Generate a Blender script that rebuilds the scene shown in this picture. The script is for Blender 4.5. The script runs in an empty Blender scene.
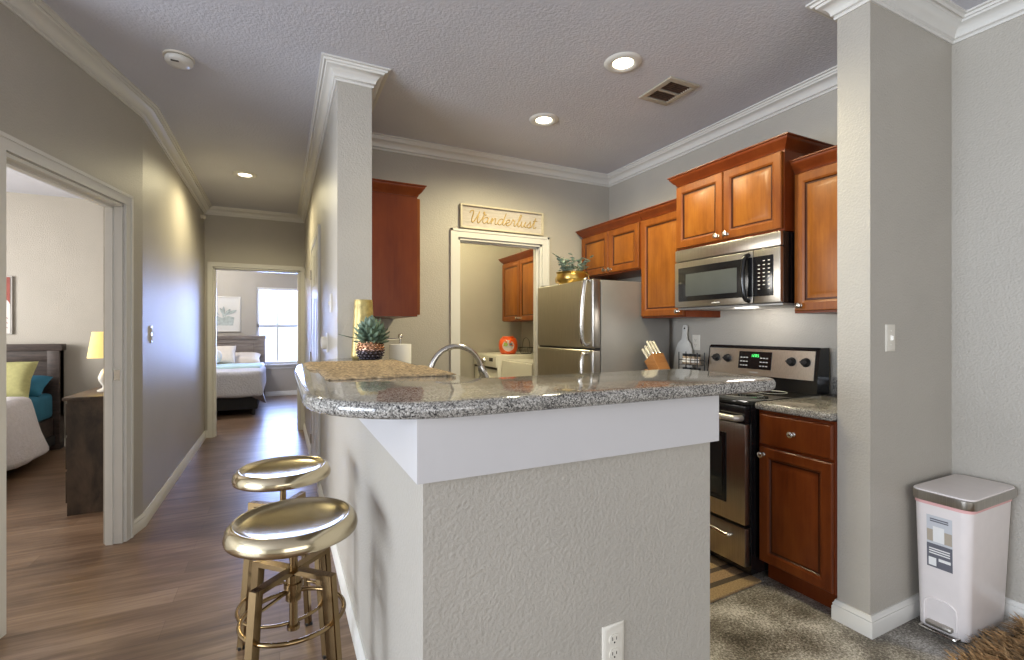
import bpy, bmesh, math, random
from mathutils import Vector, Matrix
random.seed(7)
PI = math.pi
SC = bpy.context.scene
COL = SC.collection

# ------------------------------------------------------------------ camera
cam_d = bpy.data.cameras.new('camera')
cam_d.sensor_width = 36.0
cam_d.lens = 474 / 1024 * 36.0
cam_d.clip_start = 0.03
cam_d.clip_end = 60
cam = bpy.data.objects.new('camera', cam_d)
COL.objects.link(cam)
cam.location = (0, 0, 1.28)
cam.rotation_euler = (PI / 2, 0, -math.radians(26.1))
SC.camera = cam

# ------------------------------------------------------------------ view, world, lights
SC.view_settings.view_transform = 'Standard'
SC.view_settings.look = 'None'
SC.view_settings.gamma = 1.0
SC.view_settings.use_curve_mapping = False
SC.view_settings.exposure = 0.0
SC.cycles.use_denoising = True
SC.cycles.max_bounces = 10
SC.cycles.diffuse_bounces = 6
SC.cycles.sample_clamp_indirect = 6.0

W = bpy.data.worlds.new('world')
SC.world = W
W.use_nodes = True
bg = W.node_tree.nodes['Background']
bg.inputs[0].default_value = (0.86, 0.92, 1.0, 1)
bg.inputs[1].default_value = 1.6


def area(name, loc, target, sx, sy, watts, col):
    d = bpy.data.lights.new(name, 'AREA')
    d.shape = 'RECTANGLE'
    d.size, d.size_y = sx, sy
    d.energy = watts
    d.color = col
    o = bpy.data.objects.new(name, d)
    COL.objects.link(o)
    o.location = loc
    o.rotation_euler = (Vector(target) - Vector(loc)).to_track_quat('-Z', 'Y').to_euler()
    return o


def point(name, loc, watts, col, r=0.05, spot=None, blend=0.6):
    d = bpy.data.lights.new(name, 'SPOT' if spot else 'POINT')
    d.energy = watts
    d.color = col
    d.shadow_soft_size = r
    if spot:
        d.spot_size = math.radians(spot)
        d.spot_blend = blend
    o = bpy.data.objects.new(name, d)
    COL.objects.link(o)
    o.location = loc
    return o


DAY = (0.79, 0.875, 1.0)
WARM = (1.0, 0.88, 0.55)
# daylight: living room windows to the left of and behind the camera, bedroom windows
area('window_light_living_left', (-4.6, 0.1, 1.35), (0, 0.4, 1.40), 3.4, 2.0, 315, DAY)
area('window_light_living_back', (0.3, -3.3, 1.35), (0.6, 0, 1.35), 3.2, 1.8, 62, (0.95, 0.96, 1.0))
area('window_light_bedroom_far', (-0.03, 10.55, 1.38), (-0.1, 5, 0.9), 0.75, 1.5, 130, (0.36, 0.50, 1.0))
area('window_light_bedroom_near', (-4.3, 4.6, 1.5), (0, 5.0, 1.3), 1.6, 1.5, 155, (1.0, 0.97, 0.93))
# lamps of the place, and two added fill lights
point('can_light_a', (1.686, 2.061, 2.70), 72, WARM, 0.06, 168)
point('can_light_b', (1.649, 2.861, 2.70), 72, WARM, 0.06, 168)
point('can_light_hall', (-0.294, 5.11, 2.70), 75, WARM, 0.06, 165)
point('bedroom_fill_light', (-1.3, 8.6, 2.55), 95, (1.0, 0.93, 0.82), 0.12)  # no lamp seen here; added to brighten the far bedroom
point('hood_light', (2.62, 2.02, 1.385), 3.0, (1.0, 0.94, 0.87), 0.08)
point('laundry_fill_light', (1.75, 4.65, 2.55), 48, (1.0, 0.88, 0.52), 0.1)  # unseen lamp, added to light the laundry room
point('table_lamp_bulb', (-1.19, 4.60, 1.19), 4.0, (1.0, 0.78, 0.4), 0.03)

# ------------------------------------------------------------------ materials
MATS = {}


def nodes_of(name):
    m = bpy.data.materials.new(name)
    m.use_nodes = True
    nt = m.node_tree
    b = nt.nodes['Principled BSDF']
    return m, nt, b


def N(nt, kind, **kw):
    n = nt.nodes.new(kind)
    for k, v in kw.items():
        if hasattr(n, k) and k not in n.inputs:
            setattr(n, k, v)
        else:
            n.inputs[k].default_value = v
    return n


def coords(nt, scale=(1, 1, 1), rot=(0, 0, 0)):
    tc = nt.nodes.new('ShaderNodeTexCoord')
    mp = nt.nodes.new('ShaderNodeMapping')
    mp.inputs['Scale'].default_value = scale
    mp.inputs['Rotation'].default_value = rot
    nt.links.new(tc.outputs['Object'], mp.inputs[0])
    return mp.outputs[0]


def ramp(nt, fac, stops, interp='LINEAR'):
    r = nt.nodes.new('ShaderNodeValToRGB')
    r.color_ramp.interpolation = interp
    el = r.color_ramp.elements
    while len(el) < len(stops):
        el.new(0.5)
    for e, (p, c) in zip(el, stops):
        e.position = p
        e.color = (*c, 1)
    nt.links.new(fac, r.inputs[0])
    return r.outputs[0]


def bump(nt, b, height, strength, dist):
    n = nt.nodes.new('ShaderNodeBump')
    n.inputs['Strength'].default_value = strength
    n.inputs['Distance'].default_value = dist
    nt.links.new(height, n.inputs['Height'])
    nt.links.new(n.outputs[0], b.inputs['Normal'])


def plain(name, col, rough=0.5, metal=0.0, noise=0.0, nscale=20, bscale=0, bstr=0.0, bdist=0.002, emit=None, coat=0.0, stretch=(1, 1, 1), spec=0.5):
    m, nt, b = nodes_of(name)
    b.inputs['Roughness'].default_value = rough
    b.inputs['Metallic'].default_value = metal
    b.inputs['Specular IOR Level'].default_value = spec
    b.inputs['Coat Weight'].default_value = coat
    b.inputs['Coat Roughness'].default_value = 0.12
    v = coords(nt, stretch)
    n = N(nt, 'ShaderNodeTexNoise', Scale=nscale, Detail=4.0)
    nt.links.new(v, n.inputs['Vector'])
    k = max(noise, 0.015)
    c0 = tuple(max(0, c * (1 - k)) for c in col)
    c1 = tuple(min(1, c * (1 + k)) for c in col)
    nt.links.new(ramp(nt, n.outputs[0], [(0.3, c0), (0.7, c1)]), b.inputs['Base Color'])
    if bscale:
        n2 = N(nt, 'ShaderNodeTexNoise', Scale=bscale, Detail=3.0)
        nt.links.new(v, n2.inputs['Vector'])
        bump(nt, b, n2.outputs[0], bstr, bdist)
    if emit:
        b.inputs['Emission Color'].default_value = (*emit[0], 1)
        b.inputs['Emission Strength'].default_value = emit[1]
    MATS[name] = m
    return m


def glassy(name, col=(1, 1, 1), gloss=0.12):
    m, nt, b = nodes_of(name)
    tr = nt.nodes.new('ShaderNodeBsdfTransparent')
    tr.inputs[0].default_value = (*col, 1)
    gl = nt.nodes.new('ShaderNodeBsdfGlossy')
    gl.inputs['Roughness'].default_value = 0.02
    fr = nt.nodes.new('ShaderNodeLayerWeight')
    fr.inputs[0].default_value = gloss
    mx = nt.nodes.new('ShaderNodeMixShader')
    nt.links.new(fr.outputs['Fresnel'], mx.inputs[0])
    nt.links.new(tr.outputs[0], mx.inputs[1])
    nt.links.new(gl.outputs[0], mx.inputs[2])
    nt.links.new(mx.outputs[0], nt.nodes['Material Output'].inputs[0])
    return m


def granite_mat():
    m, nt, b = nodes_of('granite')
    v = coords(nt)
    a = N(nt, 'ShaderNodeTexVoronoi', Scale=330.0)
    n1 = N(nt, 'ShaderNodeTexNoise', Scale=210.0, Detail=6.0, Roughness=0.75)
    n2 = N(nt, 'ShaderNodeTexNoise', Scale=14.0, Detail=3.0)
    for n in (a, n1, n2):
        nt.links.new(v, n.inputs['Vector'])
    sep = nt.nodes.new('ShaderNodeSeparateColor')
    nt.links.new(a.outputs['Color'], sep.inputs[0])
    mx = nt.nodes.new('ShaderNodeMath'); mx.operation = 'MULTIPLY_ADD'
    nt.links.new(n1.outputs[0], mx.inputs[0]); mx.inputs[1].default_value = 0.9
    ad = nt.nodes.new('ShaderNodeMath'); ad.operation = 'MULTIPLY_ADD'
    nt.links.new(sep.outputs[0], ad.inputs[0]); ad.inputs[1].default_value = 0.42
    sb = nt.nodes.new('ShaderNodeMath'); sb.operation = 'MULTIPLY_ADD'
    nt.links.new(n2.outputs[0], sb.inputs[0]); sb.inputs[1].default_value = 0.35; sb.inputs[2].default_value = -0.33
    nt.links.new(sb.outputs[0], ad.inputs[2])
    nt.links.new(ad.outputs[0], mx.inputs[2])
    c = ramp(nt, mx.outputs[0], [(0.22, (0.015, 0.015, 0.016)), (0.36, (0.10, 0.095, 0.088)), (0.50, (0.25, 0.235, 0.21)),
                                 (0.66, (0.42, 0.40, 0.36)), (0.85, (0.62, 0.60, 0.56))])
    nt.links.new(c, b.inputs['Base Color'])
    b.inputs['Roughness'].default_value = 0.07
    b.inputs['Specular IOR Level'].default_value = 0.6
    return m


def wood_floor_mat():
    m, nt, b = nodes_of('wood_plank_floor')
    v = coords(nt)
    br = nt.nodes.new('ShaderNodeTexBrick')
    br.offset = 0.37; br.offset_frequency = 2
    br.inputs['Color1'].default_value = (0.3, 0.3, 0.3, 1)
    br.inputs['Color2'].default_value = (0.75, 0.75, 0.75, 1)
    br.inputs['Mortar'].default_value = (0.0, 0.0, 0.0, 1)
    br.inputs['Scale'].default_value = 1.0
    br.inputs['Mortar Size'].default_value = 0.0012
    br.inputs['Brick Width'].default_value = 1.22
    br.inputs['Row Height'].default_value = 0.15
    nt.links.new(v, br.inputs['Vector'])
    st = coords(nt, (1.0, 14.0, 1.0))
    n1 = N(nt, 'ShaderNodeTexNoise', Scale=2.4, Detail=7.0, Roughness=0.62, Distortion=0.6)
    nt.links.new(st, n1.inputs['Vector'])
    st2 = coords(nt, (1.0, 3.0, 1.0))
    n2 = N(nt, 'ShaderNodeTexNoise', Scale=1.6, Detail=2.0)
    nt.links.new(st2, n2.inputs['Vector'])
    ad = nt.nodes.new('ShaderNodeMath'); ad.operation = 'MULTIPLY_ADD'
    nt.links.new(n1.outputs[0], ad.inputs[0]); ad.inputs[1].default_value = 0.75
    ad2 = nt.nodes.new('ShaderNodeMath'); ad2.operation = 'MULTIPLY_ADD'
    nt.links.new(n2.outputs[0], ad2.inputs[0]); ad2.inputs[1].default_value = 0.45
    bw = nt.nodes.new('ShaderNodeRGBToBW'); nt.links.new(br.outputs[0], bw.inputs[0])
    ml = nt.nodes.new('ShaderNodeMath'); ml.operation = 'MULTIPLY_ADD'
    nt.links.new(bw.outputs[0], ml.inputs[0]); ml.inputs[1].default_value = 0.30; ml.inputs[2].default_value = -0.22
    nt.links.new(ml.outputs[0], ad2.inputs[2])
    nt.links.new(ad2.outputs[0], ad.inputs[2])
    c = ramp(nt, ad.outputs[0], [(0.22, (0.055, 0.030, 0.018)), (0.45, (0.128, 0.076, 0.045)), (0.62, (0.205, 0.130, 0.082)), (0.85, (0.30, 0.21, 0.14))])
    nt.links.new(c, b.inputs['Base Color'])
    b.inputs['Roughness'].default_value = 0.34
    b.inputs['Specular IOR Level'].default_value = 0.4
    bump(nt, b, n1.outputs[0], 0.12, 0.002)
    return m


def vinyl_mat():
    m, nt, b = nodes_of('speckled_vinyl_floor')
    v = coords(nt)
    n1 = N(nt, 'ShaderNodeTexNoise', Scale=95.0, Detail=5.0, Roughness=0.85)
    n2 = N(nt, 'ShaderNodeTexNoise', Scale=5.0, Detail=3.0)
    for n in (n1, n2):
        nt.links.new(v, n.inputs['Vector'])
    ad = nt.nodes.new('ShaderNodeMath'); ad.operation = 'MULTIPLY_ADD'
    nt.links.new(n2.outputs[0], ad.inputs[0]); ad.inputs[1].default_value = 0.55; ad.inputs[2].default_value = -0.27
    s = nt.nodes.new('ShaderNodeMath'); s.operation = 'ADD'
    nt.links.new(n1.outputs[0], s.inputs[0]); nt.links.new(ad.outputs[0], s.inputs[1])
    c = ramp(nt, s.outputs[0], [(0.36, (0.04, 0.033, 0.025)), (0.47, (0.17, 0.15, 0.12)), (0.55, (0.33, 0.31, 0.275)), (0.64, (0.62, 0.59, 0.54))])
    nt.links.new(c, b.inputs['Base Color'])
    b.inputs['Roughness'].default_value = 0.38
    bump(nt, b, n1.outputs[0], 0.1, 0.001)
    return m


def cherry_mat(name, c0, c1, c2, rough=0.33):
    m, nt, b = nodes_of(name)
    v = coords(nt, (3.0, 3.0, 1.0))
    n1 = N(nt, 'ShaderNodeTexNoise', Scale=3.0, Detail=5.0, Roughness=0.6)
    nt.links.new(v, n1.inputs['Vector'])
    v2 = coords(nt, (40.0, 40.0, 2.0))
    n2 = N(nt, 'ShaderNodeTexNoise', Scale=2.0, Detail=4.0)
    nt.links.new(v2, n2.inputs['Vector'])
    ad = nt.nodes.new('ShaderNodeMath'); ad.operation = 'MULTIPLY_ADD'
    nt.links.new(n2.outputs[0], ad.inputs[0]); ad.inputs[1].default_value = 0.35; 
    sb = nt.nodes.new('ShaderNodeMath'); sb.operation = 'SUBTRACT'
    nt.links.new(n1.outputs[0], sb.inputs[0]); sb.inputs[1].default_value = 0.17
    nt.links.new(sb.outputs[0], ad.inputs[2])
    nt.links.new(ramp(nt, ad.outputs[0], [(0.28, c0), (0.5, c1), (0.75, c2)]), b.inputs['Base Color'])
    b.inputs['Roughness'].default_value = rough
    b.inputs['Specular IOR Level'].default_value = 0.24
    return m


def wood_mat(name, c0, c1, rough=0.5, axis=(1, 1, 12), scale=4):
    m, nt, b = nodes_of(name)
    v = coords(nt, axis)
    n1 = N(nt, 'ShaderNodeTexNoise', Scale=scale, Detail=6.0, Roughness=0.65, Distortion=0.4)
    nt.links.new(v, n1.inputs['Vector'])
    nt.links.new(ramp(nt, n1.outputs[0], [(0.32, c0), (0.68, c1)]), b.inputs['Base Color'])
    b.inputs['Roughness'].default_value = rough
    bump(nt, b, n1.outputs[0], 0.15, 0.002)
    return m


def brushed(name, col, rough=0.28, axis=(1, 1, 60), amp=0.12):
    m, nt, b = nodes_of(name)
    v = coords(nt, axis)
    n1 = N(nt, 'ShaderNodeTexNoise', Scale=6.0, Detail=3.0)
    nt.links.new(v, n1.inputs['Vector'])
    c0 = tuple(c * (1 - amp) for c in col); c1 = tuple(min(1, c * (1 + amp)) for c in col)
    nt.links.new(ramp(nt, n1.outputs[0], [(0.3, c0), (0.7, c1)]), b.inputs['Base Color'])
    b.inputs['Metallic'].default_value = 1.0
    b.inputs['Roughness'].default_value = rough
    return m


def stripes_mat(name, cols, axis_scale, direction='Y'):
    m, nt, b = nodes_of(name)
    tc = nt.nodes.new('ShaderNodeTexCoord')
    sp = nt.nodes.new('ShaderNodeSeparateXYZ')
    nt.links.new(tc.outputs['Object'], sp.inputs[0])
    ml = nt.nodes.new('ShaderNodeMath'); ml.operation = 'MULTIPLY'
    nt.links.new(sp.outputs[direction], ml.inputs[0]); ml.inputs[1].default_value = axis_scale
    fr = nt.nodes.new('ShaderNodeMath'); fr.operation = 'FRACT'
    nt.links.new(ml.outputs[0], fr.inputs[0])
    stops = [(i / len(cols), c) for i, c in enumerate(cols)]
    c = ramp(nt, fr.outputs[0], stops, 'CONSTANT')
    v = coords(nt)
    n = N(nt, 'ShaderNodeTexNoise', Scale=140.0, Detail=3.0)
    nt.links.new(v, n.inputs['Vector'])
    mix = nt.nodes.new('ShaderNodeMix'); mix.data_type = 'RGBA'; mix.blend_type = 'MULTIPLY'
    mix.inputs[0].default_value = 0.9
    nt.links.new(c, mix.inputs[6])
    nt.links.new(ramp(nt, n.outputs[0], [(0.3, (0.55, 0.5, 0.45)), (0.7, (1, 1, 1))]), mix.inputs[7])
    nt.links.new(mix.outputs[2], b.inputs['Base Color'])
    b.inputs['Roughness'].default_value = 0.9
    bump(nt, b, n.outputs[0], 0.8, 0.004)
    return m


M_wall = plain('painted_wall', (0.425, 0.395, 0.342), 0.42, noise=0.03, nscale=3, bscale=115, bstr=0.7, bdist=0.004)
M_ceil = plain('textured_ceiling', (0.58, 0.585, 0.635), 0.8, noise=0.02, nscale=3, bscale=75, bstr=0.55, bdist=0.006)
M_trim = plain('white_trim_paint', (0.66, 0.645, 0.60), 0.32, noise=0.02, nscale=4)
M_white = plain('white_gloss_board', (0.57, 0.555, 0.55), 0.3, noise=0.02, nscale=3)
M_floor = wood_floor_mat()
M_vinyl = vinyl_mat()
M_granite = granite_mat()
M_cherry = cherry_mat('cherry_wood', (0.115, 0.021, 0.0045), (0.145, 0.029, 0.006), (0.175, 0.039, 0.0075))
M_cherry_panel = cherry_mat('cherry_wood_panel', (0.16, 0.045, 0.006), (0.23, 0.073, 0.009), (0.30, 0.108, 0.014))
M_steel = brushed('stainless_steel', (0.44, 0.41, 0.365), 0.30, (60, 60, 1))
M_steel_warm = brushed('warm_stainless_panel', (0.58, 0.53, 0.46), 0.34, (60, 60, 1))
M_steel_side = plain('grey_appliance_side', (0.33, 0.32, 0.30), 0.42, 0.5, noise=0.05, nscale=6)
M_chrome = plain('brushed_nickel', (0.62, 0.59, 0.54), 0.2, 1.0)
M_satin = plain('satin_grey_metal', (0.60, 0.58, 0.55), 0.42, 0.8)
M_black = plain('black_enamel', (0.008, 0.008, 0.009), 0.15)
M_blackmat = plain('black_plastic', (0.015, 0.015, 0.016), 0.4)
M_darkglass = plain('dark_oven_glass', (0.02, 0.022, 0.02), 0.06, spec=0.6)
M_mwglass = plain('grey_microwave_window', (0.07, 0.075, 0.07), 0.35, noise=0.06, nscale=8, spec=0.15)
M_gold = brushed('brushed_brass', (0.60, 0.51, 0.34), 0.17, (1, 1, 1), 0.06)
M_goldleg = plain('aged_brass_tube', (0.27, 0.185, 0.09), 0.2, 1.0, noise=0.1, nscale=12)
M_goldpot = plain('antique_gold_pot', (0.50, 0.34, 0.10), 0.28, 1.0, noise=0.15, nscale=18)
M_plate = plain('cream_wall_plate', (0.70, 0.66, 0.57), 0.4)
M_dark = plain('dark_slot', (0.03, 0.025, 0.02), 0.6)
M_binwhite = plain('white_bin_plastic', (0.78, 0.72, 0.69), 0.35, noise=0.02)
M_pink = plain('pink_bin_liner', (0.75, 0.42, 0.40), 0.5)
M_paper = plain('white_paper', (0.78, 0.77, 0.74), 0.85)
M_lens = plain('lit_lamp_lens', (1, 0.95, 0.8), 0.4, emit=((1.0, 0.90, 0.66), 6.0))
M_green = plain('green_display_digits', (0.05, 0.5, 0.1), 0.4, emit=((0.1, 0.9, 0.2), 1.4))
M_leaf = plain('succulent_leaf', (0.12, 0.175, 0.12), 0.42, noise=0.8, nscale=30)
M_leaf2 = plain('eucalyptus_leaf', (0.24, 0.32, 0.26), 0.55, noise=0.6, nscale=25)
M_stem = plain('plant_stem', (0.10, 0.09, 0.04), 0.7)
M_weave = plain('woven_seagrass', (0.40, 0.29, 0.165), 0.9, noise=0.65, nscale=75, bscale=110, bstr=1.0, bdist=0.006, stretch=(1, 2.2, 1))
M_vase = plain('yellow_gold_vase', (0.40, 0.31, 0.11), 0.35, 0.35, noise=0.3, nscale=45, bscale=70, bstr=0.5)
M_knifewood = wood_mat('knife_block_wood', (0.25, 0.10, 0.03), (0.42, 0.19, 0.06), 0.4)
M_bone = plain('ivory_knife_handle', (0.62, 0.57, 0.46), 0.4)
M_board = plain('white_marble_board', (0.66, 0.65, 0.60), 0.4, noise=0.08, nscale=14)
M_spice = plain('spice_brown', (0.20, 0.10, 0.05), 0.6, noise=0.4, nscale=40)
M_orange = plain('orange_plastic', (0.80, 0.11, 0.015), 0.3)
M_enamel = plain('white_appliance_enamel', (0.72, 0.70, 0.63), 0.3)
M_greypanel = plain('light_grey_panel', (0.64, 0.63, 0.58), 0.4)
M_greywood = wood_mat('grey_washed_wood', (0.14, 0.115, 0.10), (0.27, 0.235, 0.21), 0.6, (1, 1, 14))
M_darkwood = wood_mat('espresso_wood', (0.020, 0.013, 0.011), (0.075, 0.052, 0.045), 0.5, (2, 2, 9))
M_rustic = wood_mat('rustic_dresser_wood', (0.017, 0.011, 0.007), (0.085, 0.055, 0.035), 0.55, (3, 3, 1.2), 3)
M_quiltw = plain('white_quilt', (0.72, 0.69, 0.72), 0.9, noise=0.05, nscale=30, bscale=55, bstr=0.8, bdist=0.012)
M_quiltg = plain('pale_grey_quilt', (0.52, 0.52, 0.55), 0.9, noise=0.05, nscale=40, bscale=45, bstr=0.8, bdist=0.012)
M_blue = plain('teal_blue_sheet', (0.025, 0.16, 0.26), 0.85, noise=0.12, nscale=8)
M_yell = plain('olive_yellow_pillow_fabric', (0.40, 0.385, 0.17), 0.9, noise=0.1, nscale=40, bscale=120, bstr=0.4)
M_cream = plain('cream_pillow_fabric', (0.70, 0.64, 0.56), 0.9, noise=0.04)
M_aqua = plain('pale_aqua_blanket', (0.45, 0.62, 0.66), 0.9, noise=0.04)
M_blackcloth = plain('black_bed_skirt', (0.010, 0.010, 0.012), 0.8)
M_shade = plain('lit_lamp_shade', (0.75, 0.62, 0.25), 0.8, emit=((0.85, 0.68, 0.22), 0.75), noise=0.1, nscale=30)
M_ceramic = plain('white_ceramic', (0.75, 0.74, 0.70), 0.25)
M_glass = glassy('window_glass', (0.96, 0.98, 1.0), 0.08)
M_jar = plain('clear_jar_contents', (0.32, 0.25, 0.18), 0.2, noise=0.5, nscale=60)
M_blind = plain('blind_slat', (0.72, 0.72, 0.72), 0.5)
M_signface = wood_mat('whitewashed_sign_wood', (0.42, 0.37, 0.32), (0.56, 0.51, 0.46), 0.7, (3, 3, 22), 5)
M_signframe = plain('pale_wood_sign_frame', (0.56, 0.50, 0.36), 0.5, noise=0.06)
M_goldpaint = plain('gold_lettering', (0.42, 0.29, 0.10), 0.4, 0.2)
M_rug = stripes_mat('striped_jute_rug', [(0.40, 0.28, 0.14), (0.40, 0.28, 0.14), (0.40, 0.28, 0.14), (0.09, 0.065, 0.04), (0.38, 0.25, 0.13), (0.38, 0.25, 0.13), (0.10, 0.07, 0.045)], 4.2)
M_shag = plain('brown_shag_pile', (0.40, 0.245, 0.11), 0.7, noise=0.75, nscale=38)
M_shag_base = plain('brown_rug_backing', (0.06, 0.035, 0.018), 0.9)
def pot_mat():
    m, nt, b = nodes_of('bronze_to_copper_pot')
    tc = nt.nodes.new('ShaderNodeTexCoord'); sp = nt.nodes.new('ShaderNodeSeparateXYZ')
    nt.links.new(tc.outputs['Object'], sp.inputs[0])
    ml = nt.nodes.new('ShaderNodeMath'); ml.operation = 'MULTIPLY'; ml.inputs[1].default_value = 10.5
    nt.links.new(sp.outputs['Z'], ml.inputs[0])
    nt.links.new(ramp(nt, ml.outputs[0], [(0.1, (0.055, 0.05, 0.06)), (0.5, (0.12, 0.10, 0.11)), (0.7, (0.42, 0.22, 0.12)), (1.0, (0.55, 0.33, 0.2))]), b.inputs['Base Color'])
    b.inputs['Metallic'].default_value = 0.85; b.inputs['Roughness'].default_value = 0.25
    return m
M_copper = pot_mat()
M_pic = plain('print_paper', (0.70, 0.69, 0.66), 0.7)
M_pic_red = plain('print_brick_red', (0.30, 0.075, 0.06), 0.7, noise=0.1)
M_pic_green = plain('print_green_wash', (0.44, 0.49, 0.47), 0.7, noise=0.25, nscale=18)
M_picframe = plain('silver_picture_frame', (0.55, 0.54, 0.52), 0.4)
M_sticker = plain('bin_sticker_pale', (0.55, 0.56, 0.58), 0.4)
M_sticker_d = plain('bin_sticker_grey', (0.13, 0.13, 0.15), 0.4)
M_sticker_t = plain('bin_sticker_tan', (0.42, 0.36, 0.28), 0.4)
M_lightgreen = plain('label_green', (0.30, 0.42, 0.08), 0.4)
M_lilac = plain('label_pale', (0.75, 0.62, 0.62), 0.4)
M_vent = plain('beige_vent_metal', (0.42, 0.37, 0.29), 0.5)
M_ventdark = plain('dark_vent_brown', (0.09, 0.05, 0.03), 0.8, noise=0.4, nscale=30)  # mottled dark brown for the louvres and the plate behind them


# ------------------------------------------------------------------ mesh builder
class MB:
    def __init__(self):
        self.bm = bmesh.new()
        self.mi = 0

    def _take(self, other, mat=None):
        vs = {}
        for v in other.verts:
            co = mat @ v.co if mat is not None else v.co
            vs[v] = self.bm.verts.new(co)
        for f in other.faces:
            try:
                nf = self.bm.faces.new([vs[v] for v in f.verts])
                nf.material_index = self.mi
            except ValueError:
                pass
        other.free()

    def box(self, x0, x1, y0, y1, z0, z1, bev=0.0, seg=2, mat=None):
        b = bmesh.new()
        bmesh.ops.create_cube(b, size=1)
        for v in b.verts:
            v.co = Vector(((x0 + x1) / 2 + v.co.x * (x1 - x0), (y0 + y1) / 2 + v.co.y * (y1 - y0), (z0 + z1) / 2 + v.co.z * (z1 - z0)))
        if bev:
            bmesh.ops.bevel(b, geom=list(b.edges), offset=bev, segments=seg, profile=0.6, affect='EDGES')
        self._take(b, mat)
        return self

    def lathe(self, prof, c=(0, 0, 0), n=32, mat=None, a0=0, a1=2 * PI, cap=True):
        """prof: list of (r, z)"""
        b = bmesh.new()
        rings = []
        full = abs(a1 - a0 - 2 * PI) < 1e-6
        for r, z in prof:
            k = n if full else n + 1
            rings.append([b.verts.new((c[0] + r * math.cos(a0 + (a1 - a0) * i / n), c[1] + r * math.sin(a0 + (a1 - a0) * i / n), c[2] + z)) for i in range(k)])
        for A, B in zip(rings, rings[1:]):
            k = len(A)
            for i in range(k if full else k - 1):
                j = (i + 1) % k
                b.faces.new((A[i], A[j], B[j], B[i]))
        if cap and full:
            if prof[0][0] > 1e-5: b.faces.new(list(reversed(rings[0])))
            if prof[-1][0] > 1e-5: b.faces.new(rings[-1])
        bmesh.ops.remove_doubles(b, verts=list(b.verts), dist=1e-6)
        self._take(b, mat)
        return self

    def cyl(self, p0, p1, r0, r1=None, n=16):
        return self.tube([p0, p1], [r0, r1 if r1 is not None else r0], n)

    def tube(self, pts, r, n=10, closed=False, square=False):
        pts = [Vector(p) for p in pts]
        if not isinstance(r, (list, tuple)): r = [r] * len(pts)
        b = bmesh.new()
        rings = []
        prev = None
        m = len(pts)
        for i, p in enumerate(pts):
            if closed:
                t = (pts[(i + 1) % m] - pts[i - 1]).normalized()
            else:
                t = (pts[min(i + 1, m - 1)] - pts[max(i - 1, 0)]).normalized()
            if prev is None:
                up = Vector((0, 0, 1)) if abs(t.z) < 0.9 else Vector((1, 0, 0))
                a = t.cross(up).normalized()
            else:
                a = (prev - t * prev.dot(t)).normalized()
            prev = a
            c = t.cross(a)
            off = PI / 4 if square else 0
            rings.append([b.verts.new(p + r[i] * (math.cos(off + 2 * PI * k / n) * a + math.sin(off + 2 * PI * k / n) * c)) for k in range(n)])
        pairs = list(zip(rings, rings[1:]))
        if closed: pairs.append((rings[-1], rings[0]))
        for A, B in pairs:
            for k in range(n):
                b.faces.new((A[k], B[k], B[(k + 1) % n], A[(k + 1) % n]))
        if not closed:
            b.faces.new(rings[0]); b.faces.new(list(reversed(rings[-1])))
        bmesh.ops.recalc_face_normals(b, faces=list(b.faces))
        self._take(b)
        return self

    def ring(self, c, R, r, n=40, k=10):
        return self.tube([(c[0] + R * math.cos(2 * PI * i / n), c[1] + R * math.sin(2 * PI * i / n), c[2]) for i in range(n)], r, k, closed=True)

    def prism(self, poly, z0, z1, mat=None, bev=0.0, seg=3):
        b = bmesh.new()
        lo = [b.verts.new((x, y, z0)) for x, y in poly]
        hi = [b.verts.new((x, y, z1)) for x, y in poly]
        n = len(poly)
        top = b.faces.new(hi); bot = b.faces.new(list(reversed(lo)))
        for i in range(n):
            b.faces.new((lo[i], lo[(i + 1) % n], hi[(i + 1) % n], hi[i]))
        bmesh.ops.recalc_face_normals(b, faces=list(b.faces))
        if bev:
            ed = [e for e in b.edges if abs(e.verts[0].co.z - e.verts[1].co.z) < 1e-6]
            bmesh.ops.bevel(b, geom=ed, offset=bev, segments=seg, profile=0.5, affect='EDGES')
        self._take(b, mat)
        return self

    def sweep(self, prof, path, z=0.0):
        """prof: closed polygon of (out, dz); path 2D, room on the left of the direction"""
        b = bmesh.new()
        P = [Vector(p) for p in path]
        rings = []
        for i, p in enumerate(P):
            ns = []
            if i > 0:
                d = (P[i] - P[i - 1]).normalized(); ns.append(Vector((-d.y, d.x)))
            if i < len(P) - 1:
                d = (P[i + 1] - P[i]).normalized(); ns.append(Vector((-d.y, d.x)))
            m = ns[0] if len(ns) == 1 else (ns[0] + ns[1]) / (1 + ns[0].dot(ns[1]))
            rings.append([b.verts.new((p.x + m.x * o, p.y + m.y * o, z + dz)) for o, dz in prof])
        k = len(prof)
        for A, B in zip(rings, rings[1:]):
            for i in range(k):
                b.faces.new((A[i], A[(i + 1) % k], B[(i + 1) % k], B[i]))
        b.faces.new(rings[0]); b.faces.new(list(reversed(rings[-1])))
        bmesh.ops.recalc_face_normals(b, faces=list(b.faces))
        self._take(b)
        return self

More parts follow.
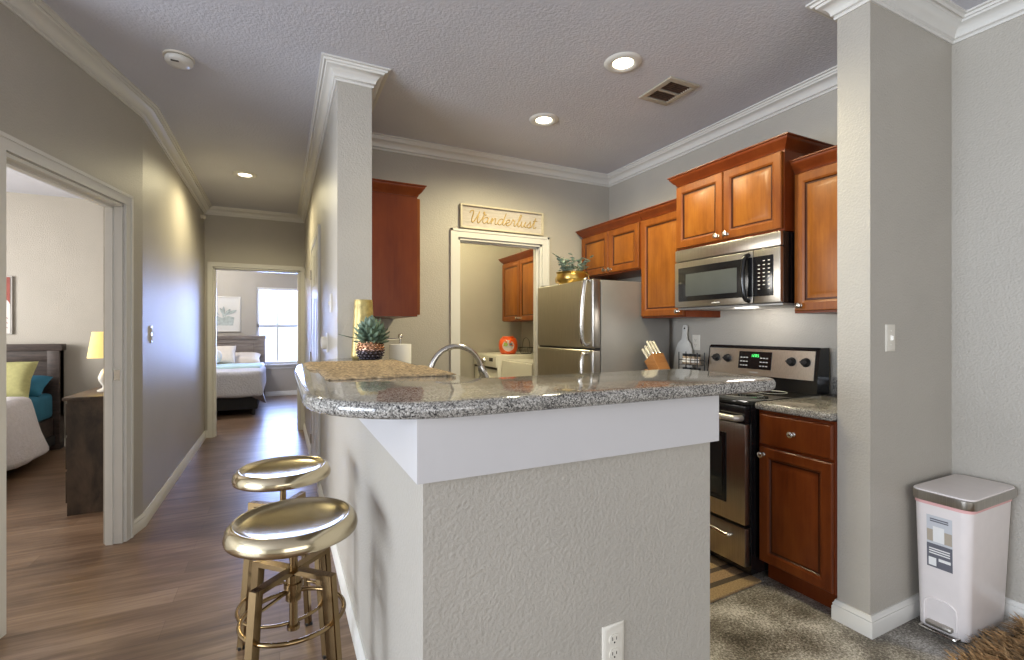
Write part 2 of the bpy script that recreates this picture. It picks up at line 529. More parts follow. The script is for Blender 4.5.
    def panel(self, o, u, n, w, h, rings, split=None):
        """concentric rectangle relief: origin corner o, along u (horizontal) and z, normal n; rings (inset, depth)"""
        o, u, n = Vector(o), Vector(u), Vector(n)
        zv = Vector((0, 0, 1))
        b = self.bm
        R = []
        for ins, dep in rings:
            R.append([b.verts.new(o + u * x + zv * z + n * dep) for x, z in ((ins, ins), (w - ins, ins), (w - ins, h - ins), (ins, h - ins))])
        flip = u.cross(zv).dot(n) < 0
        def mk(vs, mi):
            f = b.faces.new(list(reversed(vs)) if flip else vs)
            f.material_index = mi
        for i, (A, B) in enumerate(zip(R, R[1:])):
            mi = self.mi + (1 if split is not None and rings[i][0] >= split else 0)
            if split is not None and split - 0.008 < rings[i][0] < split + 0.006: mi = self.mi + 2
            for k in range(4):
                mk([A[k], A[(k + 1) % 4], B[(k + 1) % 4], B[k]], mi)
        mk(R[-1], self.mi + (1 if split is not None else 0))
        mk(list(reversed(R[0])), self.mi)
        return self

    def ellipsoid(self, c, r, n=24, m=14, power=1.0, mat=None, noise=0.0):
        b = bmesh.new()
        bmesh.ops.create_uvsphere(b, u_segments=n, v_segments=m, radius=1)
        for v in b.verts:
            q = v.co
            s = Vector([math.copysign(abs(t) ** power, t) for t in q])
            v.co = Vector((c[0] + s.x * r[0], c[1] + s.y * r[1], c[2] + s.z * r[2]))
            if noise:
                v.co += Vector((random.uniform(-1, 1), random.uniform(-1, 1), random.uniform(-1, 1))) * noise
        self._take(b, mat)
        return self

    def leaf(self, base, direction, length, width, up=(0, 0, 1), thick=0.0, cup=0.15):
        d = Vector(direction).normalized()
        s = d.cross(Vector(up))
        if s.length < 1e-3: s = Vector((1, 0, 0))
        s.normalize()
        n = s.cross(d).normalized()
        base = Vector(base)
        b = self.bm
        prof = [(0, 0.12), (0.3, 0.75), (0.6, 1.0), (0.85, 0.6), (1.0, 0.04)]
        L, C, Rr, D = [], [], [], []
        for t, wv in prof:
            p = base + d * length * t
            bow = n * (cup * length * t * t)
            L.append(b.verts.new(p + s * width * wv / 2 + bow + n * width * 0.12))
            Rr.append(b.verts.new(p - s * width * wv / 2 + bow + n * width * 0.12))
            C.append(b.verts.new(p + bow + n * thick * wv * 0.3))
            D.append(b.verts.new(p + bow - n * max(thick, 0.0015) * wv))
        for i in range(len(prof) - 1):
            for A, B in ((L, C), (C, Rr), (Rr, D), (D, L)):
                f = b.faces.new((A[i], A[i + 1], B[i + 1], B[i]))
                f.material_index = self.mi
        return self


def obj(name, mb, mats, parent=None, smooth=35, origin=None):
    me = bpy.data.meshes.new(name)
    off = Vector((0, 0, 0))
    p = parent
    while p is not None:
        off += Vector(p.location)
        p = p.parent
    if origin is not None: off = Vector(origin)
    for v in mb.bm.verts: v.co -= off
    mb.bm.normal_update()
    mb.bm.to_mesh(me)
    mb.bm.free()
    for mt in (mats if isinstance(mats, (list, tuple)) else [mats]):
        me.materials.append(mt)
    if smooth:
        me.polygons.foreach_set('use_smooth', [True] * len(me.polygons))
        me.set_sharp_from_angle(angle=math.radians(smooth))
    o = bpy.data.objects.new(name, me)
    COL.objects.link(o)
    if origin is not None: o.location = origin
    o.parent = parent
    return o


def tag(o, label, cat, group=None, kind=None):
    o['label'] = label
    o['category'] = cat
    if group: o['group'] = group
    if kind: o['kind'] = kind
    return o


def thing(name, loc, label, cat, group=None):
    o = bpy.data.objects.new(name, None)
    o.empty_display_size = 0.1
    COL.objects.link(o)
    o.location = loc
    return tag(o, label, cat, group)


def struct(name, mb, mats, parent=None, label=None, smooth=35):
    o = obj(name, mb, mats, parent, smooth)
    if parent is None: o['kind'] = 'structure'
    if label: o['label'] = label
    return o


def dup(root, loc, rz=0.0, label=None):
    r = root.copy(); COL.objects.link(r); r.location = loc; r.rotation_euler = (0, 0, rz)
    if label: r['label'] = label
    for ch in list(root.children):
        c = ch.copy(); COL.objects.link(c); c.parent = r
        for g in list(ch.children):
            d = g.copy(); COL.objects.link(d); d.parent = c
    return r


def catmull(P, k=6, closed=False):
    P = [Vector(p) for p in P]
    out = []
    n = len(P)
    rng = range(n) if closed else range(n - 1)
    for i in rng:
        p0 = P[i - 1] if (closed or i > 0) else P[i]
        p1 = P[i]; p2 = P[(i + 1) % n]
        p3 = P[(i + 2) % n] if (closed or i + 2 < n) else p2
        for s in range(k):
            t = s / k
            out.append(0.5 * ((2 * p1) + (p2 - p0) * t + (2 * p0 - 5 * p1 + 4 * p2 - p3) * t * t + (3 * p1 - p0 - 3 * p2 + p3) * t ** 3))
    if not closed: out.append(P[-1])
    return out


# ------------------------------------------------------------------ the setting
ZC = 2.743
XL, XH, XK = -0.80, 0.285, 0.47      # hall left wall, hall right wall, its kitchen side
YC, YB, YH = 2.77, 3.69, 6.65        # end of the hall/kitchen wall, kitchen back wall, hall end wall
XR = 2.85                            # right wall of the kitchen
XD = 2.91                            # right wall on the near side of the wing wall
P0 = Vector((XL, 3.82))
AD = Vector((-0.225, -0.974)).normalized()    # the angled wall runs from P0 towards the camera
AN = Vector((-AD.y, AD.x))                    # its normal into the room
AE = 1.32
def ang(t, o=0.0):
    return tuple(P0 + AD * t + AN * o)
TA0, TA1, HD = 0.225, 1.112, 2.035               # bedroom opening in the angled wall, head height

wood = [(-5.2, -3.9), (0.5, -3.9), (0.5, 1.08), (0.40, 1.08), (0.40, 5.7), (0.8, 5.7), (0.8, 10.6), (-5.2, 10.6)]
struct('floor', MB().prism(wood, -0.1, 0.0), M_floor)
vin = [(0.5, -3.9), (3.1, -3.9), (3.1, 5.7), (0.40, 5.7), (0.40, 1.08), (0.5, 1.08)]
struct('floor_kitchen', MB().prism(vin, -0.1, 0.0), M_vinyl)
struct('ceiling', MB().box(-5.2, 3.1, -3.9, 10.6, ZC, ZC + 0.12), M_ceil)

struct('wall_hall_left', MB().prism([(XL, P0.y), (XL, YH), (XL - 0.12, YH), (XL - 0.12, P0.y + 0.03)], 0, ZC), M_wall)
m = MB()
m.prism([tuple(P0), ang(TA0), ang(TA0, -0.10), (XL - 0.10, P0.y + 0.03)], 0, ZC)
m.prism([ang(TA0), ang(TA1), ang(TA1, -0.10), ang(TA0, -0.10)], HD, ZC)
m.prism([ang(TA1), ang(AE), ang(AE, -0.10), ang(TA1, -0.10)], 0, ZC)
struct('wall_angled', m, M_wall)
ae = ang(AE)
struct('wall_bedroom_front', MB().box(-4.4, ae[0] - 0.06, ae[1] + 0.02, ae[1] + 0.14, 0, ZC), M_wall)
HX0, HX1 = -0.715, 0.232
m = MB()
m.box(XL - 0.12, HX0, YH, YH + 0.12, 0, ZC)
m.box(HX1, 0.75, YH, YH + 0.12, 0, ZC)
m.box(HX0, HX1, YH, YH + 0.12, HD, ZC)
struct('wall_hall_end', m, M_wall)
DY0, DY1 = 4.05, 4.87
m = MB()
m.box(XH, XK, YC, YH, 0, ZC)
struct('wall_hall_right', m, M_wall)
LX0, LX1, LH = 1.315, 2.10, 2.038
m = MB()
m.box(XK, LX0, YB, YB + 0.12, 0, ZC)
m.box(LX1, XR, YB, YB + 0.12, 0, ZC)
m.box(LX0, LX1, YB, YB + 0.12, LH, ZC)
struct('wall_kitchen_back', m, M_wall)
struct('wall_right', MB().box(XR, XR + 0.18, 1.25, 5.7, 0, ZC).box(XD, XR + 0.18, -3.8, 1.25, 0, ZC), M_wall)
WX, WY0, WY1 = 2.215, 1.12, 1.25
struct('wall_wing', MB().box(WX, XD, WY0, WY1, 0, ZC), M_wall)
m = MB()
m.box(1.02, 1.14, YB + 0.12, 5.66, 0, ZC); m.box(1.14, XR, 5.54, 5.66, 0, ZC)
struct('wall_laundry', m, M_wall)
struct('wall_living_back', MB().box(-5.2, XD, -3.9, -3.8, 0, ZC), M_wall)
m = MB()
m.box(-4.5, -4.4, ae[1] + 0.02, 7.0, 0, ZC); m.box(-4.4, XL - 0.12, 6.86, 7.0, 0, ZC)
struct('wall_bedroom_near', m, M_wall)
FY = 10.3
wx0, wx1, wz0, wz1 = -0.40, 0.42, 0.62, 2.10
m = MB()
m.box(-3.0, wx0, FY, FY + 0.12, 0, ZC); m.box(wx1, 0.75, FY, FY + 0.12, 0, ZC)
m.box(wx0, wx1, FY, FY + 0.12, 0, wz0); m.box(wx0, wx1, FY, FY + 0.12, wz1, ZC)
m.box(-3.12, -3.0, 7.0, FY + 0.12, 0, ZC); m.box(0.63, 0.75, YH + 0.12, FY, 0, ZC)
struct('wall_bedroom_far', m, M_wall)

# pony wall of the peninsula
PX1, PY0, PY1 = 1.175, 1.03, 1.145
PZ = 1.087
m = MB()
m.prism([(XH, PY0), (PX1, PY0), (PX1, PY1), (XH + 0.115, PY1), (XH + 0.115, YC), (XH, YC)], 0, PZ)
struct('wall_peninsula', m, M_wall)
BT0 = 0.945
m = MB()
e = 0.018
m.prism([(XH - e, PY0 - e), (PX1 + e, PY0 - e), (PX1 + e, PY1), (PX1, PY1), (PX1, PY0), (XH, PY0), (XH, YC - 0.02), (XH - e, YC - 0.02)], BT0, PZ)
struct('trim_1', m, M_white, label='white board band under the bar top')

# crown moulding, one run round the rooms
crown = [(0, -0.090), (0.008, -0.090), (0.011, -0.082), (0.008, -0.076), (0.018, -0.072), (0.020, -0.060), (0.030, -0.044), (0.046, -0.032), (0.058, -0.028), (0.062, -0.018),
         (0.072, -0.020), (0.076, -0.010), (0.087, -0.008), (0.087, 0), (0, 0)]
path = [(XD, -3.8), (XD, WY0), (WX, WY0), (WX, WY1), (XR, WY1), (XR, YB), (XK, YB), (XK, YC), (XH, YC), (XH, YH), (XL, YH), tuple(P0), ang(AE), (-4.4, ae[1] + 0.02)]
struct('trim_2', MB().sweep(crown, path, ZC), M_trim, label='white crown moulding')

base = [(0, 0), (0.016, 0), (0.016, 0.058), (0.012, 0.064), (0.014, 0.070), (0.008, 0.080), (0.006, 0.088), (0, 0.088)]
struct('baseboard_right', MB().sweep(base, [(XD, -3.8), (XD, WY0), (WX, WY0), (WX, WY1), (WX + 0.02, WY1)]), M_trim)
struct('baseboard_hall_right', MB().sweep(base, [(PX1, PY0), (XH, PY0), (XH, DY0 - 0.075)]), M_trim)
struct('baseboard_hall_end', MB().sweep(base, [(XH, DY1 + 0.075), (XH, YH - 0.001)]), M_trim)
struct('baseboard_hall_left', MB().sweep(base, [(HX0 - 0.057, YH), (XL, YH), tuple(P0), ang(TA0 - 0.075)]), M_trim)
struct('baseboard_bedroom_far', MB().sweep(base, [(0.6, FY), (-3.0, FY)]), M_trim)
struct('baseboard_bedroom_near', MB().sweep(base, [(XL - 0.12, 6.86), (-4.4, 6.86)]), M_trim)


def casing(mb, a, b, top, o, n, cw=0.07, th=0.018, depth=0.12):
    """door casing + jambs: a,b 2D corner points of the opening on the wall face, n normal into the room"""
    a, b, n = Vector(a), Vector(b), Vector(n)
    u = (b - a).normalized()
    def slab(p, q, z0, z1, o0, o1):
        P = [p + n * o0, q + n * o0, q + n * o1, p + n * o1]
        mb.prism([tuple(t) for t in P], z0, z1)
    slab(a - u * cw, a - u * 0.004, 0, top + cw, 0, th)
    slab(a - u * cw, a - u * (cw - 0.018), 0, top + cw, th, th + 0.006)
    slab(b + u * 0.004, b + u * cw, 0, top + cw, 0, th)
    slab(b + u * (cw - 0.018), b + u * cw, 0, top + cw, th, th + 0.006)
    slab(a - u * 0.004, b + u * 0.004, top + 0.004, top + cw, 0, th)
    slab(a - u * cw, b + u * cw, top + cw - 0.018, top + cw, th, th + 0.006)
    slab(a - u * 0.0, a + u * 0.016, 0, top, -depth, 0.004)
    slab(b - u * 0.016, b + u * 0.0, 0, top, -depth, 0.004)
    slab(a, b, top - 0.016, top, -depth, 0.004)
    # stops
    slab(a + u * 0.016, a + u * 0.028, 0, top - 0.016, -0.075, -0.04)
    slab(b - u * 0.028, b - u * 0.016, 0, top - 0.016, -0.075, -0.04)
    slab(a + u * 0.016, b - u * 0.016, top - 0.028, top - 0.016, -0.075, -0.04)
    return mb


jamb = struct('trim_3', casing(MB(), ang(TA0), ang(TA1), HD, 0, AN, depth=0.085), M_trim, label='white door casing in the angled wall')
m = MB()
q = Vector(ang(TA0 + 0.0165, -0.022)); 
m.prism([tuple(q + AN * -0.016), tuple(q + AN * 0.016), tuple(q + AN * 0.016 + AD * 0.003), tuple(q - AN * 0.016 + AD * 0.003)], 0.98, 1.04)
struct('strike_plate', m, M_chrome, jamb, label='brass strike plate')
struct('trim_4', casing(MB(), (HX0, YH), (HX1, YH), HD, 0, (0, -1), cw=0.055), M_trim, label='white door casing at the hall end')
struct('trim_5', casing(MB(), (LX0, YB), (LX1, YB), LH, 0, (0, -1)), M_trim, label='white laundry door casing')
m = MB()
for y0, y1, z0, z1 in ((DY0 - 0.07, DY0, 0, HD + 0.07), (DY1, DY1 + 0.07, 0, HD + 0.07), (DY0, DY1, HD, HD + 0.07)):
    m.box(XH - 0.018, XH, y0, y1, z0, z1, 0.004)
struct('trim_6', m, M_trim, label='white closet door casing')


def six_panel(mb, o, u, n, w, h, th=0.03):
    """slab with six raised panels on the face n"""
    o, u, n = Vector(o), Vector(u), Vector(n)
    p = [o, o + u * w, o + u * w + n * th, o + n * th]
    mb.prism([(v.x, v.y) for v in p], o.z, o.z + h)
    cw = (w - 0.34) / 2
    for x in (0.115, 0.225 + cw):
        for z0, z1 in ((0.22, 0.80), (0.95, 1.55), (1.66, 1.92)):
            mb.panel(o + u * x + n * th + Vector((0, 0, z0)), u, n, cw, z1 - z0, [(0, -0.001), (0, 0.004), (0.012, 0.004), (0.02, 0.001), (0.03, 0.001), (0.05, 0.006), (0.055, 0.006)])
    return mb


d1 = struct('door_1', six_panel(MB(), (XH + 0.0, DY0, 0.01), (0, 1, 0), (-1, 0, 0), DY1 - DY0, HD - 0.015, 0.012), M_trim, label='closed white six panel closet door')
m = MB()
m.lathe([(0.0, -0.006), (0.026, -0.004), (0.026, 0.004), (0.012, 0.008), (0.010, 0.03), (0.022, 0.036), (0.027, 0.048), (0.02, 0.06), (0.0, 0.063)], n=20,
        mat=Matrix.Translation((XH - 0.016, DY0 + 0.07, 0.95)) @ Matrix.Rotation(-PI / 2, 4, 'Y'))
struct('knob', m, M_chrome, d1)
m = MB()
for z in (0.25, 1.03, 1.8):
    m.cyl((XH - 0.02, DY1 + 0.004, z - 0.045), (XH - 0.02, DY1 + 0.004, z + 0.045), 0.007)
struct('hinge', m, M_chrome, d1)
dr = struct('door_2', six_panel(MB(), (0.262, YH + 0.13, 0.01), (0, 1, 0), (-1, 0, 0), 0.80, HD - 0.03, 0.035), M_trim, label='white bedroom door standing open at the hall end')
m = MB()
for z in (0.25, 1.03, 1.8):
    m.cyl((0.222, YH + 0.128, z - 0.045), (0.222, YH + 0.128, z + 0.045), 0.008)
struct('hinge', m, M_chrome, dr)

# far bedroom window
m = MB()
fw = 0.05
m.box(wx0, wx0 + fw, FY + 0.03, FY + 0.10, wz0, wz1); m.box(wx1 - fw, wx1, FY + 0.03, FY + 0.10, wz0, wz1)
m.box(wx0, wx1, FY + 0.03, FY + 0.10, wz0, wz0 + fw); m.box(wx0, wx1, FY + 0.03, FY + 0.10, wz1 - fw, wz1)
zm = 1.36
m.box(wx0, wx1, FY + 0.03, FY + 0.09, zm - 0.025, zm + 0.025)
m.box(-0.055, -0.025, FY + 0.04, FY + 0.08, wz0, wz1)
win = struct('window_1', m, M_trim, label='bedroom window with white frame')
struct('pane', MB().box(wx0 + fw, wx1 - fw, FY + 0.062, FY + 0.066, wz0 + fw, wz1 - fw), M_glass, win)
struct('window_sill', MB().box(wx0 - 0.05, wx1 + 0.05, FY - 0.05, FY + 0.03, wz0 - 0.03, wz0, 0.006).box(wx0 - 0.03, wx1 + 0.03, FY - 0.015, FY, wz0 - 0.09, wz0 - 0.03), M_trim, win)
bl = thing('window_blind', (0, FY + 0.01, zm), 'white slatted blind over the upper half of the bedroom window', 'blind')
m = MB()
k = 0
z = wz1 - 0.05
while z > zm + 0.02:
    m.box(wx0 + 0.03, wx1 - 0.03, FY - 0.004, FY + 0.022, z, z + 0.002, mat=None)
    z -= 0.04
obj('slats', m, M_blind, bl)
obj('headrail', MB().box(wx0 + 0.01, wx1 - 0.01, FY - 0.01, FY + 0.028, wz1 - 0.045, wz1), M_blind, bl)
obj('bottom_rail', MB().box(wx0 + 0.03, wx1 - 0.03, FY - 0.006, FY + 0.022, zm, zm + 0.016, 0.003), M_blind, bl)
obj('cord', MB().cyl((wx0 + 0.06, FY - 0.008, wz1 - 0.04), (wx0 + 0.06, FY - 0.008, 1.2), 0.003), M_blind, bl)

# ------------------------------------------------------------------ peninsula: bar top, lower counter, sink cabinet
bar = [(0.05, 2.02), (0.05, 1.30)]
for k in range(1, 12):
    a = PI + (PI / 2) * k / 12
    bar.append((0.36 + 0.31 * math.cos(a), 1.29 + 0.312 * math.sin(a)))
bar += [(0.36, 0.978), (1.365, 0.97)]
for k in range(1, 8):
    a = -PI / 2 + (PI / 2) * k / 8
    bar.append((1.365 + 0.10 * math.cos(a), 1.07 + 0.10 * math.sin(a)))
bar += [(1.465, 1.07), (1.465, 1.37)]
for k in range(1, 6):
    a = (PI / 2) * k / 6
    bar.append((1.405 + 0.06 * math.cos(a), 1.37 + 0.06 * math.sin(a)))
bar += [(1.405, 1.43), (0.565, 1.43), (0.565, YC - 0.0), (0.485, YC), (XH, YC - 0.012), (0.20, 2.66), (0.12, 2.52), (0.065, 2.3)]
bar_o = obj('bar_counter', MB().prism(bar, PZ, PZ + 0.038, bev=0.0165, seg=5), M_granite, smooth=50)
tag(bar_o, 'speckled grey granite raised bar top with rounded edge on the peninsula', 'countertop')

lc = MB().prism([(XH + 0.115, PY1), (1.06, PY1), (1.06, YB), (XK, YB), (XK, YC), (XH + 0.115, YC)], 0.876, 0.914, bev=0.008)
tag(obj('countertop', lc, M_granite), 'lower granite worktop behind the bar holding the sink tap', 'countertop')
sb = thing('sink_cabinet', (0.75, 2.4, 0), 'cherry base cabinet run under the lower granite worktop behind the bar', 'cabinet')
obj('body', MB().box(XH + 0.12, 1.02, PY1 + 0.003, YC - 0.003, 0.10, 0.874).box(XK + 0.003, 1.02, YC - 0.003, YB - 0.003, 0.10, 0.874), M_cherry, sb)
obj('toe_kick', MB().box(XK + 0.01, 0.95, PY1 + 0.01, YB - 0.01, 0.0, 0.10), M_darkwood, sb)

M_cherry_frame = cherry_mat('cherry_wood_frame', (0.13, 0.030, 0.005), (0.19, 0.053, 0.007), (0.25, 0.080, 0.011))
M_cherry_dim = cherry_mat('cherry_wood_dimmed', (0.09, 0.018, 0.004), (0.14, 0.031, 0.006), (0.185, 0.046, 0.008))  # same cherry, darkened and reddened to carry the dimmer light low down
M_glaze = cherry_mat('dark_glaze_line', (0.035, 0.009, 0.003), (0.05, 0.012, 0.004), (0.07, 0.018, 0.005))
DOOR = lambda th, fr: [(0, 0), (0, th - 0.004), (0.004, th), (fr - 0.014, th), (fr - 0.004, th - 0.005), (fr, th - 0.010), (fr + 0.008, th - 0.010), (fr + 0.034, th - 0.002), (fr + 0.038, th - 0.001)]


def cab_door(parent, o, u, n, w, h, th=0.02, fr=0.058, label=None):
    return obj('door', MB().panel(o, u, n, w, h, DOOR(th, fr), split=fr - 0.001), [M_cherry_dim, M_cherry_dim, M_glaze] if o[2] < 0.5 else [M_cherry_frame, M_cherry_panel, M_glaze], parent, smooth=20)


def knob(parent, p, n):
    rot = Vector((0, 0, 1)).rotation_difference(Vector(n)).to_matrix().to_4x4()
    mb = MB().lathe([(0.011, 0), (0.010, 0.003), (0.0055, 0.006), (0.005, 0.014), (0.011, 0.018), (0.0155, 0.024), (0.0145, 0.030), (0.008, 0.034), (0, 0.035)], n=18, mat=Matrix.Translation(p) @ rot)
    return obj('knob', mb, M_chrome, parent)


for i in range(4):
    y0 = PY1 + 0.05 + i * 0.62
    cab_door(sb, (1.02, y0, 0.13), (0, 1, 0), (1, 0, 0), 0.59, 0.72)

ccrown = [(0, 0), (0.004, 0), (0.008, 0.012), (0.020, 0.022), (0.034, 0.042), (0.038, 0.046), (0.040, 0.056), (0.048, 0.060), (0.048, 0.066), (0, 0.066)]


def upper_cab(name, label, xf, xb, y0, y1, z0, z1, doors, ends=(True, True), knobs=(), zd=None, side_end=0.0):
    """cabinet on the right wall facing -x; doors: list of (y0,y1)"""
    t = thing(name, (xb, (y0 + y1) / 2, z0), label, 'cabinet', None)
    obj('body', MB().box(xf, xb, y0, y1, z0, z1), M_cherry, t)
    p = []
    if ends[0]: p.append((xb, y0))
    p += [(xf, y0), (xf, y1)]
    if ends[1]: p.append((xb, y1))
    obj('crown', MB().sweep(ccrown, p, z1), M_cherry, t)
    for i, (a, b) in enumerate(doors):
        d = cab_door(t, (xf, b, z0 + 0.012), (0, -1, 0), (-1, 0, 0), b - a, z1 - z0 - 0.022)
        for (di, yy, zz) in knobs:
            if di == i: knob(d, (xf - 0.02, yy, zz), (-1, 0, 0))
    return t


G = 0.002
upper_cab('wall_cabinet', 'low two-door cherry cabinet above the refrigerator', 2.51, XR - G, 2.842, YB - 0.05, 1.75, 2.125,
          [(2.862, 3.235), (3.24, 3.632)], ends=(False, True), knobs=[(0, 3.20, 1.79), (1, 3.275, 1.79)])
upper_cab('wall_cabinet', 'tall single-door cherry cabinet between fridge and microwave', 2.51, XR - G, 2.404, 2.838, 1.37, 2.125,
          [(2.413, 2.832)], ends=(False, False), knobs=[(0, 2.45, 1.41)])
upper_cab('wall_cabinet', 'tallest two-door cherry cabinet directly above the microwave', 2.43, XR - G, 1.638, 2.400, 1.815, 2.25,
          [(1.645, 2.016), (2.022, 2.394)], ends=(True, True), knobs=[(0, 1.985, 1.855), (1, 2.053, 1.855)])
upper_cab('wall_cabinet', 'single-door cherry cabinet right of microwave, cut by the wing wall', 2.51, XR - G, WY1 + G, 1.634, 1.37, 2.125,
          [(WY1 + 0.02, 1.626)], ends=(False, False), knobs=[(0, 1.59, 1.41)])
# left upper cabinet on the hall wall, faces +x
t = thing('wall_cabinet', (XK, 3.3, 1.37), 'cherry wall cabinet seen from its plain side, by the column', 'cabinet')
obj('body', MB().box(XK + G, 0.785, 2.97, YB - G, 1.365, 2.125), M_cherry, t)
obj('crown', MB().sweep(ccrown, [(0.785, YB - G), (0.785, 2.97), (XK + G, 2.97)], 2.125), M_cherry, t)
for a, b in ((2.975, 3.32), (3.325, 3.68)):
    d = cab_door(t, (0.785, a, 1.377), (0, 1, 0), (1, 0, 0), b - a, 0.738)
    knob(d, (0.805, 3.29 if a < 3 else 3.355, 1.41), (1, 0, 0))
# laundry cabinet
t = thing('wall_cabinet', (2.85, 4.9, 1.37), 'two-door cherry cabinet seen through the laundry doorway', 'cabinet')
lx = 2.515
obj('body', MB().box(lx, XR - G, 4.42, 5.38, 1.38, 2.10), M_cherry, t)
obj('crown', MB().sweep(ccrown, [(XR - G, 4.42), (lx, 4.42), (lx, 5.38), (XR - G, 5.38)], 2.10), M_cherry, t)
for a, b in ((4.43, 4.895), (4.905, 5.37)):
    d = cab_door(t, (lx, b, 1.39), (0, -1, 0), (-1, 0, 0), b - a, 0.70)
    knob(d, (lx - 0.02, 4.86 if a < 4.6 else 4.94, 1.42), (-1, 0, 0))

# ------------------------------------------------------------------ range wall base units
BX = 2.205
t = thing('base_cabinet', (2.5, 1.43, 0), 'cherry base cabinet with one drawer right of the stove', 'cabinet')
obj('body', MB().box(BX, XR - G, WY1 + G, 1.622, 0.105, 0.874), M_cherry, t)
obj('toe_kick', MB().box(BX + 0.07, XR - G, WY1 + G, 1.622, 0.0, 0.105), M_cherry, t)
dw = obj('drawer', MB().panel((BX, 1.61, 0.705), (0, -1, 0), (-1, 0, 0), 1.61 - WY1 - 0.006, 0.155, [(0, 0), (0, 0.014), (0.006, 0.02), (0.05, 0.02)]), M_cherry_dim, t, smooth=20)
knob(dw, (BX - 0.02, 1.43, 0.785), (-1, 0, 0))
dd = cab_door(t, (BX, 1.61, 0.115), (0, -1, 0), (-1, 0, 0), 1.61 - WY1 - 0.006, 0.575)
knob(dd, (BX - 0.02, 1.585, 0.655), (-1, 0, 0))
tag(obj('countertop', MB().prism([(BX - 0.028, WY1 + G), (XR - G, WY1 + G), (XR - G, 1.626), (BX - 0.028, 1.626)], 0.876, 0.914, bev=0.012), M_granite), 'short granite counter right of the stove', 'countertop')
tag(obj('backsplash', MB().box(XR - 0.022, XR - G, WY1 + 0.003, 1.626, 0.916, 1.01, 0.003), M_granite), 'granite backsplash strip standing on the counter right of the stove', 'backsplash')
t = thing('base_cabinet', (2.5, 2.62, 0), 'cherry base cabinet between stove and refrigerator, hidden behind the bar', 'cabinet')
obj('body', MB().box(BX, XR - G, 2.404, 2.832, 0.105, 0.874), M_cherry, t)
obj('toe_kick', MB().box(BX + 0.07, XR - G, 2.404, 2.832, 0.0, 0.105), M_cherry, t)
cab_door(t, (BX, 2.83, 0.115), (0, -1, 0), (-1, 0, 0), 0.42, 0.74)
tag(obj('countertop', MB().prism([(BX - 0.028, 2.402), (XR - G, 2.402), (XR - G, 2.834), (BX - 0.028, 2.834)], 0.876, 0.914, bev=0.012), M_granite), 'granite counter between stove and refrigerator under the knife block', 'countertop')

# ------------------------------------------------------------------ range
RY0, RY1, RX = 1.632, 2.396, 2.155
t = thing('stove', (2.5, 2.0, 0), 'stainless and black electric range between the base cabinets', 'stove')
obj('body', MB().box(RX, XR - 0.03, RY0, RY1, 0.03, 0.895), M_black, t)
ct = obj('cooktop', MB().box(RX - 0.035, XR - 0.10, RY0, RY1, 0.895, 0.918, 0.008), M_darkglass, t)
for (bx_, by_, r) in ((2.33, 1.82, 0.105), (2.33, 2.2, 0.08), (2.58, 1.82, 0.08), (2.58, 2.2, 0.105)):
    obj('burner_ring', MB().ring((bx_, by_, 0.9182), r, 0.0012, 36, 6), M_greypanel, ct)
od = obj('oven_door', MB().box(RX - 0.04, RX - 0.002, RY0 + 0.004, RY1 - 0.004, 0.285, 0.80, 0.006), M_steel, t)
obj('oven_window', MB().box(RX - 0.045, RX - 0.038, RY0 + 0.14, RY1 - 0.14, 0.40, 0.715, 0.004), M_darkglass, od)
m = MB()
wz = [(RY0 + 0.115, RY0 + 0.14, 0.375, 0.74), (RY1 - 0.14, RY1 - 0.115, 0.375, 0.74), (RY0 + 0.14, RY1 - 0.14, 0.375, 0.40), (RY0 + 0.14, RY1 - 0.14, 0.715, 0.74)]
for a, b, z0, z1 in wz: m.box(RX - 0.046, RX - 0.038, a, b, z0, z1)
obj('window_frame', m, M_black, od)
m = MB()
m.tube(catmull([(RX - 0.04, RY0 + 0.025, 0.83), (RX - 0.078, RY0 + 0.03, 0.832), (RX - 0.088, RY0 + 0.07, 0.832), (RX - 0.092, 2.014, 0.832), (RX - 0.088, RY1 - 0.07, 0.832), (RX - 0.078, RY1 - 0.03, 0.832), (RX - 0.04, RY1 - 0.025, 0.83)]), 0.016, 12)
obj('oven_handle', m, M_satin, t)
obj('front_band', MB().box(RX - 0.04, RX - 0.001, RY0 + 0.003, RY1 - 0.003, 0.802, 0.893, 0.006), M_black, t)
dr_ = obj('drawer', MB().box(RX - 0.04, RX - 0.002, RY0 + 0.004, RY1 - 0.004, 0.075, 0.27, 0.006), M_steel, t)
m = MB()
m.tube(catmull([(RX - 0.04, RY0 + 0.09, 0.215), (RX - 0.065, RY0 + 0.10, 0.215), (RX - 0.07, RY0 + 0.2, 0.222), (RX - 0.07, RY1 - 0.2, 0.222), (RX - 0.065, RY1 - 0.10, 0.215), (RX - 0.04, RY1 - 0.09, 0.215)]), 0.011, 10)
obj('handle', m, M_chrome, dr_)
# back guard: slanted console
gx0, gx1 = 2.70, 2.815
gp = [(gx0, 0.918), (gx0 + 0.005, 0.985), (gx0 + 0.03, 1.165), (gx0 + 0.045, 1.178), (gx1, 1.178), (gx1, 0.918)]
m = MB()
def yprism(mb, prof, y0, y1):
    M4 = Matrix(((1, 0, 0, 0), (0, 0, 1, 0), (0, 1, 0, 0), (0, 0, 0, 1)))
    return mb.prism(prof, y0, y1, mat=M4)
yprism(m, gp, RY0, RY1)
bgd = obj('back_guard', m, M_black, t)
def gface(d, z):   # x on the console face at height z, offset d outwards
    return gx0 + 0.005 + (z - 0.985) / 0.18 * 0.025 - d
def on_guard(mb, ya, yb, z0, z1, d, th=0.003):
    return yprism(mb, [(gface(d, z0), z0), (gface(d, z1), z1), (gface(d + th, z1), z1), (gface(d + th, z0), z0)], ya, yb)
obj('steel_panel', on_guard(MB(), RY0 + 0.022, RY1 - 0.012, 0.992, 1.158, 0.0, 0.004), M_steel_warm, bgd)
